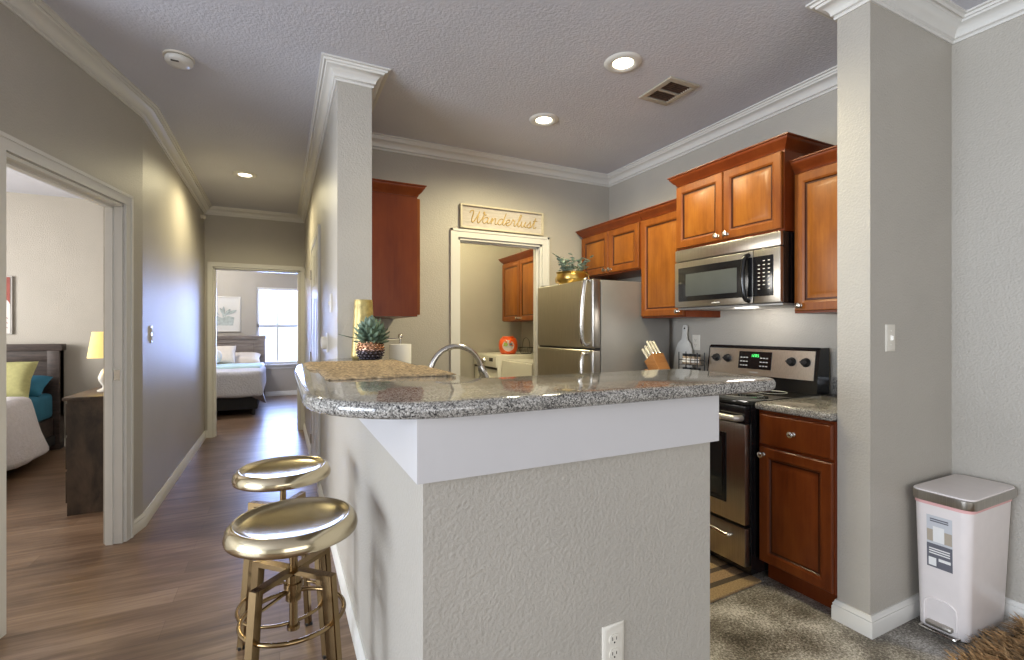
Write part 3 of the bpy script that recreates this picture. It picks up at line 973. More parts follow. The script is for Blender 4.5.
yc = 2.03
dsp = obj('display', on_guard(MB(), yc - 0.115, yc + 0.115, 1.032, 1.142, 0.004, 0.003), M_black, bgd)
# clock digits, built as seven-segment strokes
m = MB()
def seg7(mb, y, z, digit):
    segs = {'0': 'abcdef', '1': 'bc', '2': 'abged', '5': 'afgcd', '4': 'fgbc'}[digit]
    w, h = 0.009, 0.008
    D = {'a': (y - w, y, z + 2 * h, z + 2 * h + 0.002), 'g': (y - w, y, z + h, z + h + 0.003), 'd': (y - w, y, z, z + 0.003), 'f': (y - 0.003, y, z + h, z + 2 * h), 'e': (y - 0.003, y, z, z + h),
         'b': (y - w, y - w + 0.003, z + h, z + 2 * h), 'c': (y - w, y - w + 0.003, z, z + h)}
    for s in segs: on_guard(mb, D[s][0], D[s][1], D[s][2], D[s][3], 0.007, 0.001)
for k, dg in enumerate('1205'): seg7(m, yc + 0.026 - k * 0.015, 1.108, dg)
obj('clock_digits', m, M_green, bgd)
for yy in (0.095, 0.075, 0.055, -0.045, -0.065, -0.085):
    for z in (1.05, 1.075, 1.10):
        obj('key', on_guard(MB(), yc + yy - 0.007, yc + yy + 0.007, z, z + 0.006, 0.007, 0.001), M_greypanel, bgd)
nrm = Vector((-0.18, 0, 0.025)).normalized()
for yy in (RY1 - 0.075, RY1 - 0.165, RY0 + 0.155, RY0 + 0.07):
    z = 1.092
    rot = Vector((0, 0, 1)).rotation_difference(nrm).to_matrix().to_4x4()
    m = MB().lathe([(0.026, 0), (0.027, 0.004), (0.022, 0.008), (0.020, 0.024), (0.017, 0.028), (0, 0.028)], n=24, mat=Matrix.Translation((gface(0.004, z), yy, z)) @ rot)
    m.box(-0.004, 0.004, -0.019, 0.019, 0.026, 0.034, 0.002, mat=Matrix.Translation((gface(0.004, z), yy, z)) @ rot)
    obj('knob', m, M_blackmat, bgd)
obj('maker_badge', on_guard(MB(), yc - 0.03, yc + 0.03, 1.008, 1.014, 0.004, 0.001), M_greypanel, bgd)

# ------------------------------------------------------------------ microwave
t = thing('microwave', (2.6, 2.02, 1.42), 'stainless over-the-range microwave below the tallest cabinet', 'microwave')
MX, MY0, MY1, MZ0, MZ1 = 2.43, 1.642, 2.396, 1.415, 1.812
obj('body', MB().box(MX, XR - G, MY0, MY1, MZ0 + 0.012, MZ1), M_black, t)
obj('bottom_plate', MB().box(MX - 0.005, XR - 0.03, MY0 + 0.003, MY1 - 0.003, MZ0, MZ0 + 0.012, 0.003), M_steel_side, t)
obj('vent_panel', MB().box(MX - 0.028, MX, MY0, MY1, 1.734, MZ1, 0.008), M_steel, t)
md = obj('door', MB().box(MX - 0.03, MX, MY0 + 0.165, MY1, MZ0 + 0.014, 1.730, 0.006), M_steel, t)
obj('door_window', MB().box(MX - 0.034, MX - 0.028, MY0 + 0.167, MY1 - 0.035, 1.468, 1.69, 0.004), M_black, md)
obj('glass', MB().box(MX - 0.036, MX - 0.033, MY0 + 0.265, MY1 - 0.10, 1.50, 1.645, 0.001), M_mwglass, md)
m = MB().tube(catmull([(MX - 0.03, MY0 + 0.190, 1.445), (MX - 0.06, MY0 + 0.193, 1.462), (MX - 0.072, MY0 + 0.195, 1.52), (MX - 0.076, MY0 + 0.195, 1.575), (MX - 0.072, MY0 + 0.195, 1.63), (MX - 0.06, MY0 + 0.193, 1.69), (MX - 0.03, MY0 + 0.190, 1.706)]), 0.013, 12)
obj('handle', m, M_black, md)
obj('maker_badge', MB().box(MX - 0.032, MX - 0.029, 2.03, 2.09, 1.446, 1.452), M_greypanel, md)
cp = obj('control_panel', MB().box(MX - 0.03, MX, MY0, MY0 + 0.161, MZ0 + 0.014, 1.730, 0.006), M_steel, t)
obj('keypad_face', MB().box(MX - 0.034, MX - 0.029, MY0 + 0.04, MY0 + 0.161, 1.468, 1.69, 0.004), M_black, cp)
for r in range(8):
    for c in range(3):
        z = 1.66 - r * 0.022; y = MY0 + 0.125 - c * 0.030
        if (r, c) in ((0, 0), (7, 1)): continue
        obj('key', MB().box(MX - 0.0355, MX - 0.033, y - 0.008, y + 0.004, z, z + 0.005), M_plate, cp)

# ------------------------------------------------------------------ refrigerator
FX, FY0, FY1, FZ = 2.047, 2.84, 3.668, 1.655
t = thing('refrigerator', (2.45, 3.25, 0), 'stainless top-freezer refrigerator beside the laundry doorway', 'refrigerator')
obj('body', MB().box(FX + 0.075, XR - 0.06, FY0, FY1, 0.02, FZ - 0.005, 0.006), M_steel_side, t)
zs = 1.138
fd = obj('freezer_door', MB().box(FX, FX + 0.07, FY0, FY1, zs + 0.006, FZ, 0.014, 3), M_steel, t)
ff = obj('fridge_door', MB().box(FX, FX + 0.07, FY0, FY1, 0.10, zs - 0.006, 0.014, 3), M_steel, t)
obj('gasket', MB().box(FX + 0.07, FX + 0.075, FY0 + 0.01, FY1 - 0.01, 0.10, FZ - 0.02), M_blackmat, t)
obj('seam_shadow_gap', MB().box(FX + 0.02, FX + 0.07, FY0 + 0.004, FY1 - 0.004, zs - 0.008, zs + 0.008), M_blackmat, t)
obj('base_grille', MB().box(FX + 0.06, FX + 0.3, FY0 + 0.01, FY1 - 0.01, 0.0, 0.095), M_blackmat, t)
def fhandle(z0, z1, lean):
    y = FY0 + 0.075
    p = catmull([(FX + 0.004, y, z0), (FX - 0.045, y, z0 + 0.03 if z1 > z0 else z0 - 0.03), (FX - 0.055, y + lean * 0.5, (z0 + z1) / 2), (FX - 0.035, y + lean, z1), (FX + 0.004, y + lean, z1 + (0.01 if z1 > z0 else -0.01))])
    return MB().tube(p, 0.016, 12)
obj('handle', fhandle(zs + 0.03, FZ - 0.02, -0.02), M_chrome, fd)
obj('handle', fhandle(zs - 0.03, 0.62, -0.02), M_chrome, ff)
obj('hinge_cover', MB().box(FX + 0.02, FX + 0.12, FY1 - 0.09, FY1 - 0.02, FZ - 0.004, FZ + 0.012, 0.004), M_steel_side, t)

# gold pot with eucalyptus on the fridge
px, py, pz = 2.18, 3.32, FZ + 0.001
t = thing('potted_plant', (px, py, pz), 'eucalyptus sprigs in a wide gold pot on top of the refrigerator', 'plant')
pot = obj('pot', MB().lathe([(0.0, 0), (0.105, 0), (0.128, 0.03), (0.132, 0.055), (0.125, 0.085), (0.132, 0.10), (0.126, 0.102), (0.118, 0.085), (0.0, 0.08)], (px, py, pz), 36), M_goldpot, t)
for s in (-1, 1):
    m = MB()
    m.tube(catmull([(px - 0.09 * s * 0.6, py + 0.115 * s, pz + 0.085), (px - 0.10 * s * 0.6, py + 0.15 * s, pz + 0.07), (px - 0.1 * s * 0.6, py + 0.15 * s, pz + 0.03), (px - 0.09 * s * 0.6, py + 0.115 * s, pz + 0.025)]), 0.005, 8)
    obj('handle', m, M_goldpot, pot)
st, lf = MB(), MB()
for i in range(24):
    a = random.uniform(0, 2 * PI); rr = random.uniform(0.01, 0.07)
    b0 = Vector((px + rr * math.cos(a), py + rr * math.sin(a), pz + 0.08))
    tip = b0 + Vector((math.cos(a) * random.uniform(0.03, 0.13), math.sin(a) * random.uniform(0.03, 0.13), random.uniform(0.05, 0.15)))
    st.tube([b0, (b0 + tip) / 2 + Vector((0, 0, 0.01)), tip], [0.0025, 0.002, 0.001], 6)
    for k in range(6):
        p = b0.lerp(tip, 0.3 + 0.7 * k / 5)
        aa = a + k * 2.3
        lf.leaf(p, (math.cos(aa), math.sin(aa), random.uniform(-0.2, 0.7)), random.uniform(0.032, 0.042), random.uniform(0.034, 0.042), thick=0.001, cup=0.05)
obj('stem', st, M_stem, t)
obj('foliage', lf, M_leaf2, t)

# ------------------------------------------------------------------ bar stools
def make_stool():
    t = thing('bar_stool', (0, 0, 0), 'near brushed-gold round bar stool, the larger one in front', 'stool', 'gold bar stools along the peninsula')
    zt = 0.741
    prof = [(0.0, zt - 0.040), (0.150, zt - 0.044), (0.168, zt - 0.048), (0.175, zt - 0.045), (0.1775, zt - 0.036), (0.1755, zt - 0.024), (0.169, zt - 0.010), (0.161, zt - 0.002), (0.155, zt), (0.1505, zt - 0.002),
            (0.146, zt - 0.006), (0.130, zt - 0.011), (0.10, zt - 0.016), (0.05, zt - 0.020), (0.0, zt - 0.021)]
    obj('seat', MB().lathe(prof, n=72), M_gold, t, smooth=60)
    m = MB().cyl((0, 0, 0.42), (0, 0, zt - 0.04), 0.0115, n=16)
    m.cyl((0, 0, 0.415), (0, 0, 0.425), 0.018, n=16)
    m.cyl((0, 0, zt - 0.052), (0, 0, zt - 0.041), 0.05, n=24)
    sc = obj('screw_post', m, M_goldleg, t)
    m = MB().cyl((0, 0, 0.50), (0, 0, 0.575), 0.021, n=20).cyl((0, 0, 0.535), (0, 0, 0.55), 0.026, n=20)
    obj('collar', m, M_goldleg, t)
    obj('locking_handle', MB().cyl((-0.018, -0.01, 0.527), (-0.085, -0.055, 0.512), 0.005, n=10), M_goldleg, t)
    h = 0.092
    m = MB()
    for s in (1, -1):
        d = Vector((1, s, 0)).normalized()
        pr = Vector((-d.y, d.x, 0))
        L = h * math.sqrt(2) + 0.004
        b = bmesh.new(); bmesh.ops.create_cube(b, size=1)
        for v in b.verts: v.co = d * v.co.x * 2 * L + pr * v.co.y * 0.026 + Vector((0, 0, 0.585 + v.co.z * 0.014 + (0.0 if s > 0 else -0.001)))
        m._take(b)
    obj('cross_bracket', m, M_goldleg, t)
    for sx, sy in ((-1, -1), (1, -1), (1, 1), (-1, 1)):
        hb = 0.128
        m = MB()
        p1 = Vector((sx * h, sy * h, 0.592)); p0 = Vector((sx * hb, sy * hb, 0.0))
        ax = Vector((sx, sy, 0)).normalized(); ay = Vector((-ax.y, ax.x, 0))
        b = bmesh.new(); bmesh.ops.create_cube(b, size=1)
        for v in b.verts:
            q = p0.lerp(p1, v.co.z + 0.5)
            v.co = q + ax * v.co.x * 0.024 + ay * v.co.y * 0.024
        bmesh.ops.bevel(b, geom=[e for e in b.edges if abs((e.verts[0].co - e.verts[1].co).z) > 0.2], offset=0.003, segments=2, affect='EDGES')
        m._take(b)
        lg = obj('leg', m, M_goldleg, t)
        obj('foot_cap', MB().box(sx * hb - 0.014, sx * hb + 0.014, sy * hb - 0.014, sy * hb + 0.014, 0.0, 0.012, 0.003), M_blackmat, lg)
    def frame_r(z): return math.sqrt(2) * (0.128 + (h - 0.128) * z / 0.592) - 0.006
    for z, k in ((0.455, 0.013), (0.20, 0.014)):
        obj('foot_ring', MB().ring((0, 0, z), frame_r(z) + 0.002, 0.0065, 56, 10), M_goldleg, t, smooth=60)
    return t


stool = make_stool()
stool.location = (0.036, 1.515, 0)
s2 = dup(stool, (0.012, 2.09, 0), 0.2, 'far brushed-gold round bar stool, half hidden behind the front one')

# ------------------------------------------------------------------ on the bar
zb = PZ + 0.038
m = MB()
b = bmesh.new()
def mat_mesh(x0, x1, y0, y1, z, skew=0.0, nx=26, ny=44):
    mb = MB()
    g = []
    top = [[None] * (ny + 1) for _ in range(nx + 1)]
    low = [[None] * (ny + 1) for _ in range(nx + 1)]
    for i in range(nx + 1):
        for j in range(ny + 1):
            x = x0 + (x1 - x0) * i / nx; y = y0 + (y1 - y0) * j / ny
            ed = min(i, nx - i, j, ny - j)
            wob = random.uniform(-0.004, 0.004) if ed == 0 else 0
            h = 0.007 + 0.0022 * ((i + j) % 2) + random.uniform(0, 0.0015)
            if ed == 0: h = 0.004
            top[i][j] = mb.bm.verts.new((x + wob + skew * (y - y0), y + wob, z + h))
            low[i][j] = mb.bm.verts.new((x + wob + skew * (y - y0), y + wob, z + 0.0006))
    for i in range(nx):
        for j in range(ny):
            mb.bm.faces.new((top[i][j], top[i + 1][j], top[i + 1][j + 1], top[i][j + 1]))
            mb.bm.faces.new((low[i][j + 1], low[i + 1][j + 1], low[i + 1][j], low[i][j]))
    for i in range(nx):
        mb.bm.faces.new((low[i][0], low[i + 1][0], top[i + 1][0], top[i][0]))
        mb.bm.faces.new((top[i][ny], top[i + 1][ny], low[i + 1][ny], low[i][ny]))
    for j in range(ny):
        mb.bm.faces.new((top[0][j], top[0][j + 1], low[0][j + 1], low[0][j]))
        mb.bm.faces.new((low[nx][j], low[nx][j + 1], top[nx][j + 1], top[nx][j]))
    return mb
tag(obj('woven_placemat', mat_mesh(0.13, 0.545, 1.545, 1.93, zb), M_weave, origin=(0.33, 1.74, zb)), 'nearer woven seagrass placemat lying on the granite bar', 'placemat', 'seagrass placemats on the bar')
tag(obj('woven_placemat', mat_mesh(0.10, 0.52, 1.96, 2.36, zb), M_weave, origin=(0.32, 2.16, zb)), 'farther woven seagrass placemat on the bar, towards the plant', 'placemat', 'seagrass placemats on the bar')

# succulent in a dimpled pot
px, py = 0.412, 2.47
t = thing('potted_succulent', (px, py, zb), 'green succulent in a dimpled bronze bowl on the granite bar', 'plant')
m = MB()
R0 = 0.078
rows, per = 7, 19
prof = [(0.0, 0.0), (0.038, 0.0), (0.053, 0.014), (0.062, 0.036), (0.064, 0.058), (0.060, 0.084), (0.053, 0.100), (0.049, 0.100), (0.050, 0.09), (0.0, 0.085)]
m.lathe(prof, (px, py, zb), 44)
for r in range(rows):
    z = 0.013 + r * 0.0135
    rad = [0.0505, 0.0585, 0.0625, 0.064, 0.0625, 0.0595, 0.0555][r]
    for k in range(per):
        a = 2 * PI * (k + 0.5 * (r % 2)) / per
        m.ellipsoid((px + rad * math.cos(a), py + rad * math.sin(a), zb + z), (0.0088, 0.0088, 0.0062), 8, 6)
obj('pot', m, M_copper, t, smooth=60)
m = MB()
cz = zb + 0.088
for ring in range(9):
    el = math.radians(-5 + ring * 11)
    cnt = 15 - ring
    for k in range(max(cnt, 5)):
        a = 2 * PI * k / max(cnt, 5) + ring * 0.5 + random.uniform(-0.15, 0.15)
        L = random.uniform(0.075, 0.105) * (1.0 if ring > 1 else 0.85)
        d = Vector((math.cos(a) * math.cos(el), math.sin(a) * math.cos(el), math.sin(el) + 0.12))
        b0 = Vector((px + 0.014 * math.cos(a), py + 0.014 * math.sin(a), cz + 0.012 * ring / 2))
        m.leaf(b0 + Vector((0.006, 0, 0)), d, L * 0.92, random.uniform(0.034, 0.048), thick=0.005, cup=0.1)
for a in (3.3, 3.9, 0.4):
    m.leaf((px, py, cz + 0.02), (math.cos(a), math.sin(a), 0.02), 0.16 if a == 3.3 else 0.12, 0.012, thick=0.003)
obj('foliage', m, M_leaf, t)

vx, vy = 0.408, 2.665
tag(obj('vase', MB().lathe([(0.0, 0), (0.056, 0), (0.064, 0.008), (0.065, 0.02), (0.062, 0.05), (0.057, 0.12), (0.051, 0.22), (0.048, 0.305), (0.046, 0.318), (0.041, 0.318), (0.043, 0.29), (0.03, 0.1), (0, 0.02)], (vx, vy, zb), 40), M_vase, origin=(vx, vy, zb), smooth=50),
    'tall yellow-gold vase behind the succulent, against the column', 'vase')

# faucet
fx, fy, fz = 0.615, 2.10, 0.914
t = thing('faucet', (fx, fy, fz), 'brushed nickel arched kitchen tap rising behind the bar', 'faucet')
obj('base', MB().lathe([(0.0, 0), (0.030, 0), (0.030, 0.006), (0.022, 0.012), (0.020, 0.055), (0.014, 0.065), (0, 0.065)], (fx, fy, fz), 24), M_chrome, t)
sp = [(fx, fy, fz + 0.06), (fx, fy, fz + 0.17)]
for k in range(0, 13):
    a = PI - PI * 0.92 * k / 12
    sp.append((fx + 0.125 + 0.125 * math.cos(a), fy, fz + 0.165 + 0.125 * math.sin(a)))
obj('spout', MB().tube(sp, 0.0125, 14), M_chrome, t, smooth=60)
e0, e1 = Vector(sp[-2]), Vector(sp[-1]); dv = (e1 - e0).normalized()
obj('spray_head', MB().tube([e1, e1 + dv * 0.02, e1 + dv * 0.06, e1 + dv * 0.075], [0.014, 0.019, 0.021, 0.018], 18), M_chrome, t)
obj('lever', MB().tube([(fx, fy - 0.02, fz + 0.04), (fx, fy - 0.05, fz + 0.05), (fx, fy - 0.11, fz + 0.085)], [0.009, 0.008, 0.006], 10), M_chrome, t)

# paper towel roll on its stand
tx, ty = 0.665, 2.92
t = thing('paper_towel_holder', (tx, ty, 0.914), 'metal paper towel stand with white roll behind the succulent', 'paper towel')
obj('base', MB().lathe([(0, 0), (0.075, 0), (0.078, 0.004), (0.07, 0.012), (0, 0.014)], (tx, ty, 0.914), 32), M_chrome, t)
obj('rod', MB().cyl((tx, ty, 0.92), (tx, ty, 1.235), 0.006).ellipsoid((tx, ty, 1.24), (0.014, 0.014, 0.016), 14, 8).tube([(tx - 0.005, ty, 1.225), (tx - 0.12, ty, 1.225), (tx - 0.13, ty, 1.20), (tx - 0.13, ty, 0.99), (tx - 0.06, ty, 0.925)], 0.005, 8), M_chrome, t)
obj('paper_roll', MB().lathe([(0.02, 0.015), (0.066, 0.015), (0.067, 0.018), (0.067, 0.276), (0.066, 0.279), (0.02, 0.279)], (tx, ty, 0.914), 40), M_paper, t)

# ------------------------------------------------------------------ by the stove
kx, ky = 2.50, 2.67
t = thing('knife_block', (kx, ky, 0.914), 'slanted wooden knife block on the counter beside the stove', 'knife block')
yprism_prof = None
m = MB()
# block leans towards the left of the picture (+y), slots on its upper slanted face
M5 = Matrix(((0, 0, 1, 0), (1, 0, 0, 0), (0, 1, 0, 0), (0, 0, 0, 1)))   # profile (y,z) extruded along x
m.prism([(ky - 0.13, 0.9145), (ky - 0.02, 0.9145), (ky + 0.075, 1.045), (ky - 0.005, 1.11)], kx - 0.055, kx + 0.055, mat=M5, bev=0.003)
m.prism([(ky - 0.03, 0.9145), (ky + 0.075, 0.9145), (ky + 0.075, 0.985), (ky + 0.0305, 0.985)], kx - 0.055, kx + 0.055, mat=M5, bev=0.003)
obj('block', m, M_knifewood, t)
kdir = Vector((0, 0.63, 0.776)).normalized()
sl = [(dx, s) for s in (0.25, 0.6) for dx in (-0.036, -0.012, 0.012, 0.036)] + [(-0.03, 0.92), (0.0, 0.92), (0.03, 0.92)]
kprev = None
for dx, s in sl:
    p = Vector((kx + dx, ky + 0.075 - 0.08 * s, 1.045 + 0.065 * s))
    L = 0.095 if s < 0.9 else 0.115
    kt = thing('kitchen_knife', tuple(p), 'ivory-handled kitchen knife standing in the wooden knife block', 'knife', 'knives in the knife block')
    a = p + kdir * 0.003
    obj('handle', MB().tube([a, a + kdir * 0.012, a + kdir * L * 0.5, a + kdir * L * 0.9, a + kdir * L], [0.008, 0.0075, 0.0095, 0.0095, 0.006], 10), M_bone, kt)
    obj('bolster', MB().tube([a - kdir * 0.001, a + kdir * 0.004], [0.0092, 0.0092], 10), M_chrome, kt)

# cutting board leaning on wall
t = thing('cutting_board', (XR - 0.03, 2.71, 0.915), 'white paddle cutting board leaning on the wall beside the stove', 'cutting board')
y0 = 2.715
pts = []
W2 = 0.088
for (yy, zz) in [(-W2, 0.0), (W2, 0.0), (W2 + 0.004, 0.16), (W2 - 0.01, 0.24), (0.06, 0.29), (0.028, 0.32), (0.022, 0.37), (0.024, 0.42), (0.015, 0.445), (-0.015, 0.445), (-0.024, 0.42), (-0.022, 0.37), (-0.028, 0.32), (-0.06, 0.29), (-W2 + 0.01, 0.24), (-W2 - 0.004, 0.16)]:
    pts.append((y0 + yy, zz * 0.91))
lean = Matrix.Translation((XR - 0.062, 0, 0.916)) @ Matrix.Rotation(math.radians(5), 4, 'Y')
obj('paddle', MB().prism(pts, 0.0, 0.015, mat=lean @ M5, bev=0.004), M_board, t)
m = MB().lathe([(0.0, -0.0165), (0.0075, -0.0165), (0.0075, 0.0), (0.0, 0.0)], n=14, mat=lean @ Matrix.Translation((0.0155, y0, 0.378)) @ Matrix.Rotation(PI / 2, 4, 'Y'))
obj('hanging_hole', m, M_dark, t)

# spice rack with jars
rx, ry0, ry1 = 2.66, 2.41, 2.58
t = thing('spice_rack', (rx, 2.5, 0.914), 'black wire spice rack of small jars left of the stove', 'rack')
m = MB()
for z in (0.935, 1.035):
    for xx in (rx - 0.035, rx + 0.035):
        m.cyl((xx, ry0, z + 0.03), (xx, ry1, z + 0.03), 0.003, n=6)
    for yy in (ry0, ry1):
        m.cyl((rx - 0.035, yy, z + 0.03), (rx + 0.035, yy, z + 0.03), 0.003, n=6)
    m.box(rx - 0.035, rx + 0.035, ry0, ry1, z - 0.006, z - 0.003)
for xx in (rx - 0.035, rx + 0.035):
    for yy in (ry0, ry1):
        m.cyl((xx, yy, 0.914), (xx, yy, 1.12), 0.0035, n=8)
obj('wire_frame', m, M_blackmat, t)
jp = None
for row, z in enumerate((0.932, 1.032)):
    for k in range(4):
        yy = ry0 + 0.024 + k * 0.041
        loc = (rx, yy, z + 0.0005)
        lab = 'small spice jar with black lid on the upper tier of the wire rack' if row else 'small spice jar with black lid on the lower tier of the wire rack'
        grp = 'spice jars on the upper tier' if row else 'spice jars on the lower tier'
        if jp is None:
            jp = thing('spice_jar', loc, lab, 'jar', grp)
            obj('glass_body', MB().lathe([(0, 0), (0.017, 0), (0.018, 0.004), (0.018, 0.05), (0.014, 0.058), (0, 0.058)], loc, 18), M_jar, jp)
            obj('lid', MB().lathe([(0.0155, 0.058), (0.0165, 0.06), (0.0165, 0.076), (0, 0.077)], loc, 18), M_blackmat, jp)
            obj('paper_label', MB().lathe([(0.0184, 0.015), (0.0184, 0.042)], loc, 8, a0=PI * 0.65, a1=PI * 1.35, cap=False), M_paper, jp)
        else:
            o = dup(jp, loc, 0, lab); o['group'] = grp

# utensil crock at the wing wall
t = thing('utensil_crock', (2.47, 1.33, 0.915), 'white utensil crock on the counter, mostly hidden by the wing wall', 'crock')
cx, cy = 2.47, 1.33
obj('crock', MB().lathe([(0, 0), (0.045, 0), (0.05, 0.006), (0.05, 0.205), (0.046, 0.21), (0.042, 0.205), (0.042, 0.02), (0, 0.015)], (cx, cy, 0.915), 28), M_ceramic, t)
for (dx, dy, tl) in ((-0.022, 0.018, 0.33), (0.022, -0.012, 0.31)):
    p0 = Vector((cx + dx * 0.9, cy + dy * 0.9, 0.94)); p1 = Vector((cx + dx * 1.6, cy + dy * 1.6, 0.915 + tl))
    loc = tuple(p0)
    us = MB().tube([p0, p0.lerp(p1, 0.75), p1], [0.006, 0.006, 0.006], 8)
    us.ellipsoid(tuple(p1), (0.02, 0.012, 0.034), 14, 10)
    tag(obj('wooden_spoon', us, M_knifewood, origin=loc), 'brown wooden spoon standing in the white crock', 'spoon', 'wooden spoons in the crock')

# striped rug by the stove
rp = [(1.42, 1.565), (2.19, 1.60), (2.19, 2.45), (1.42, 2.45)]
t = tag(obj('striped_rug', MB().prism(rp, 0.0, 0.014, bev=0.005, seg=2), M_rug, origin=(1.8, 1.555, 0)), 'tan and dark brown striped jute mat on the floor before the stove', 'rug')

# ------------------------------------------------------------------ laundry
def machine(name, label, x0, x1, y0, y1, h):
    return thing(name, ((x0 + x1) / 2, (y0 + y1) / 2, 0), label, 'washing machine' if name == 'washer' else 'dryer')
x0, y0, y1, h = 2.17, 4.79, 5.48, 1.0
t = machine('washer', 'white front-load washer at the back of the laundry, orange tub on top', x0, 2.82, y0, y1, h)
obj('body', MB().box(x0, 2.82, y0, y1, 0.02, h, 0.012), M_enamel, t)
cpan = obj('control_panel', MB().box(x0 - 0.02, x0 + 0.01, y0 + 0.01, y1 - 0.01, 0.86, h - 0.012, 0.008), M_enamel, t)
rotx = Matrix.Rotation(-PI / 2, 4, 'Y')
obj('dial', MB().lathe([(0.04, 0), (0.04, 0.012), (0.03, 0.03), (0, 0.03)], n=24, mat=Matrix.Translation((x0 - 0.02, 5.12, 0.925)) @ rotx), M_chrome, cpan)
obj('display', MB().box(x0 - 0.023, x0 - 0.019, 4.88, 4.98, 0.925, 0.965), M_blackmat, cpan)
obj('dispenser_slot', MB().box(x0 - 0.008, x0 + 0.001, y0 + 0.02, y1 - 0.02, 0.835, 0.858), M_dark, t)
ddr = obj('door', MB().lathe([(0.0, 0.0), (0.235, 0.0), (0.24, 0.015), (0.225, 0.035), (0.19, 0.04), (0.175, 0.02), (0.165, 0.018)], n=44, mat=Matrix.Translation((x0, 5.16, 0.56)) @ rotx), M_enamel, t)
obj('door_glass', MB().lathe([(0.17, 0.016), (0.15, 0.03), (0.08, 0.045), (0, 0.05)], n=40, mat=Matrix.Translation((x0, 5.16, 0.56)) @ rotx), M_darkglass, ddr)
x0, y0, y1, h = 2.20, 4.05, 4.745, 0.945
t = machine('dryer', 'white dryer nearer the laundry doorway, partly behind the refrigerator', x0, 2.82, y0, y1, h)
obj('body', MB().box(x0, 2.82, y0, y1, 0.02, h, 0.012), M_enamel, t)
obj('top_lid', MB().box(x0 + 0.03, 2.66, y0 + 0.03, y1 - 0.03, h, h + 0.012, 0.005), M_greypanel, t)
obj('control_panel', MB().box(2.68, 2.82, y0 + 0.02, y1 - 0.02, h, h + 0.075, 0.02), M_enamel, t)
dd_ = obj('door', MB().panel((x0, y1 - 0.08, 0.25), (0, -1, 0), (-1, 0, 0), y1 - y0 - 0.16, 0.5, [(0, 0), (0, 0.01), (0.01, 0.018), (0.03, 0.018)]), M_enamel, t)
obj('handle', MB().box(x0 - 0.024, x0 - 0.018, y1 - 0.16, y1 - 0.1, 0.46, 0.54, 0.002), M_greypanel, dd_)
# detergent tub
tx, ty, tz = 2.40, 5.0, 1.001
t = thing('detergent_tub', (tx, ty, tz), 'round orange detergent tub with pale label on the washer', 'tub')
obj('tub', MB().lathe([(0, 0), (0.075, 0), (0.09, 0.012), (0.108, 0.06), (0.112, 0.10), (0.105, 0.15), (0.085, 0.185), (0, 0.188)], (tx, ty, tz), 40), M_orange, t, smooth=60)
obj('lid', MB().lathe([(0.07, 0.186), (0.072, 0.192), (0.066, 0.204), (0, 0.206)], (tx, ty, tz), 32), M_orange, t)
dirv = Vector((-tx, -ty, 0)).normalized()
sidev = Vector((-dirv.y, dirv.x, 0))
def decal(ax, az, rx_, rz_, off, mt, nm, n=24):
    mb = MB()
    vs = []
    for k in range(n):
        a = 2 * PI * k / n
        s, z = ax + rx_ * math.cos(a), az + rz_ * math.sin(a)
        rad = 0.112 if 0.05 < z < 0.13 else 0.107
        if z > 0.15: rad = 0.1
        dep = math.sqrt(max(rad * rad - s * s, 0))
        vs.append(mb.bm.verts.new(Vector((tx, ty, tz + z)) + sidev * s + dirv * (dep + off)))
    c = mb.bm.verts.new(Vector((tx, ty, tz + az)) + sidev * ax + dirv * (math.sqrt(0.112 ** 2 - ax * ax) + off))
    for k in range(n): mb.bm.faces.new((vs[k], vs[(k + 1) % n], c))
    return obj(nm, mb, mt, t)
decal(0.0, 0.098, 0.068, 0.064, 0.003, M_lilac, 'label')
decal(-0.028, 0.112, 0.024, 0.022, 0.006, M_lightgreen, 'logo_blob')
decal(0.030, 0.118, 0.018, 0.016, 0.006, M_sticker_d, 'logo_dot')
decal(0.0, 0.088, 0.054, 0.011, 0.0055, M_sticker, 'logo_band')
# dark wire bits standing on the washer
t = thing('wire_basket', (2.62, 4.93, 1.001), 'small black wire basket on the washer beside the orange tub', 'basket')
m = MB()
bx, by = 2.60, 4.93
for k in range(10):
    a = 2 * PI * k / 10
    m.tube([(bx + 0.06 * math.cos(a), by + 0.06 * math.sin(a), 1.003), (bx + 0.095 * math.cos(a), by + 0.095 * math.sin(a), 1.075)], 0.002, 6)
m.ring((bx, by, 1.004), 0.06, 0.003, 24, 6); m.ring((bx, by, 1.075), 0.095, 0.003, 28, 6)
obj('basket', m, M_blackmat, t)
obj('handle', MB().tube(catmull([(bx, by + 0.095, 1.075), (bx, by + 0.07, 1.16), (bx, by, 1.19), (bx, by - 0.07, 1.16), (bx, by - 0.095, 1.075)]), 0.003, 6), M_blackmat, t)

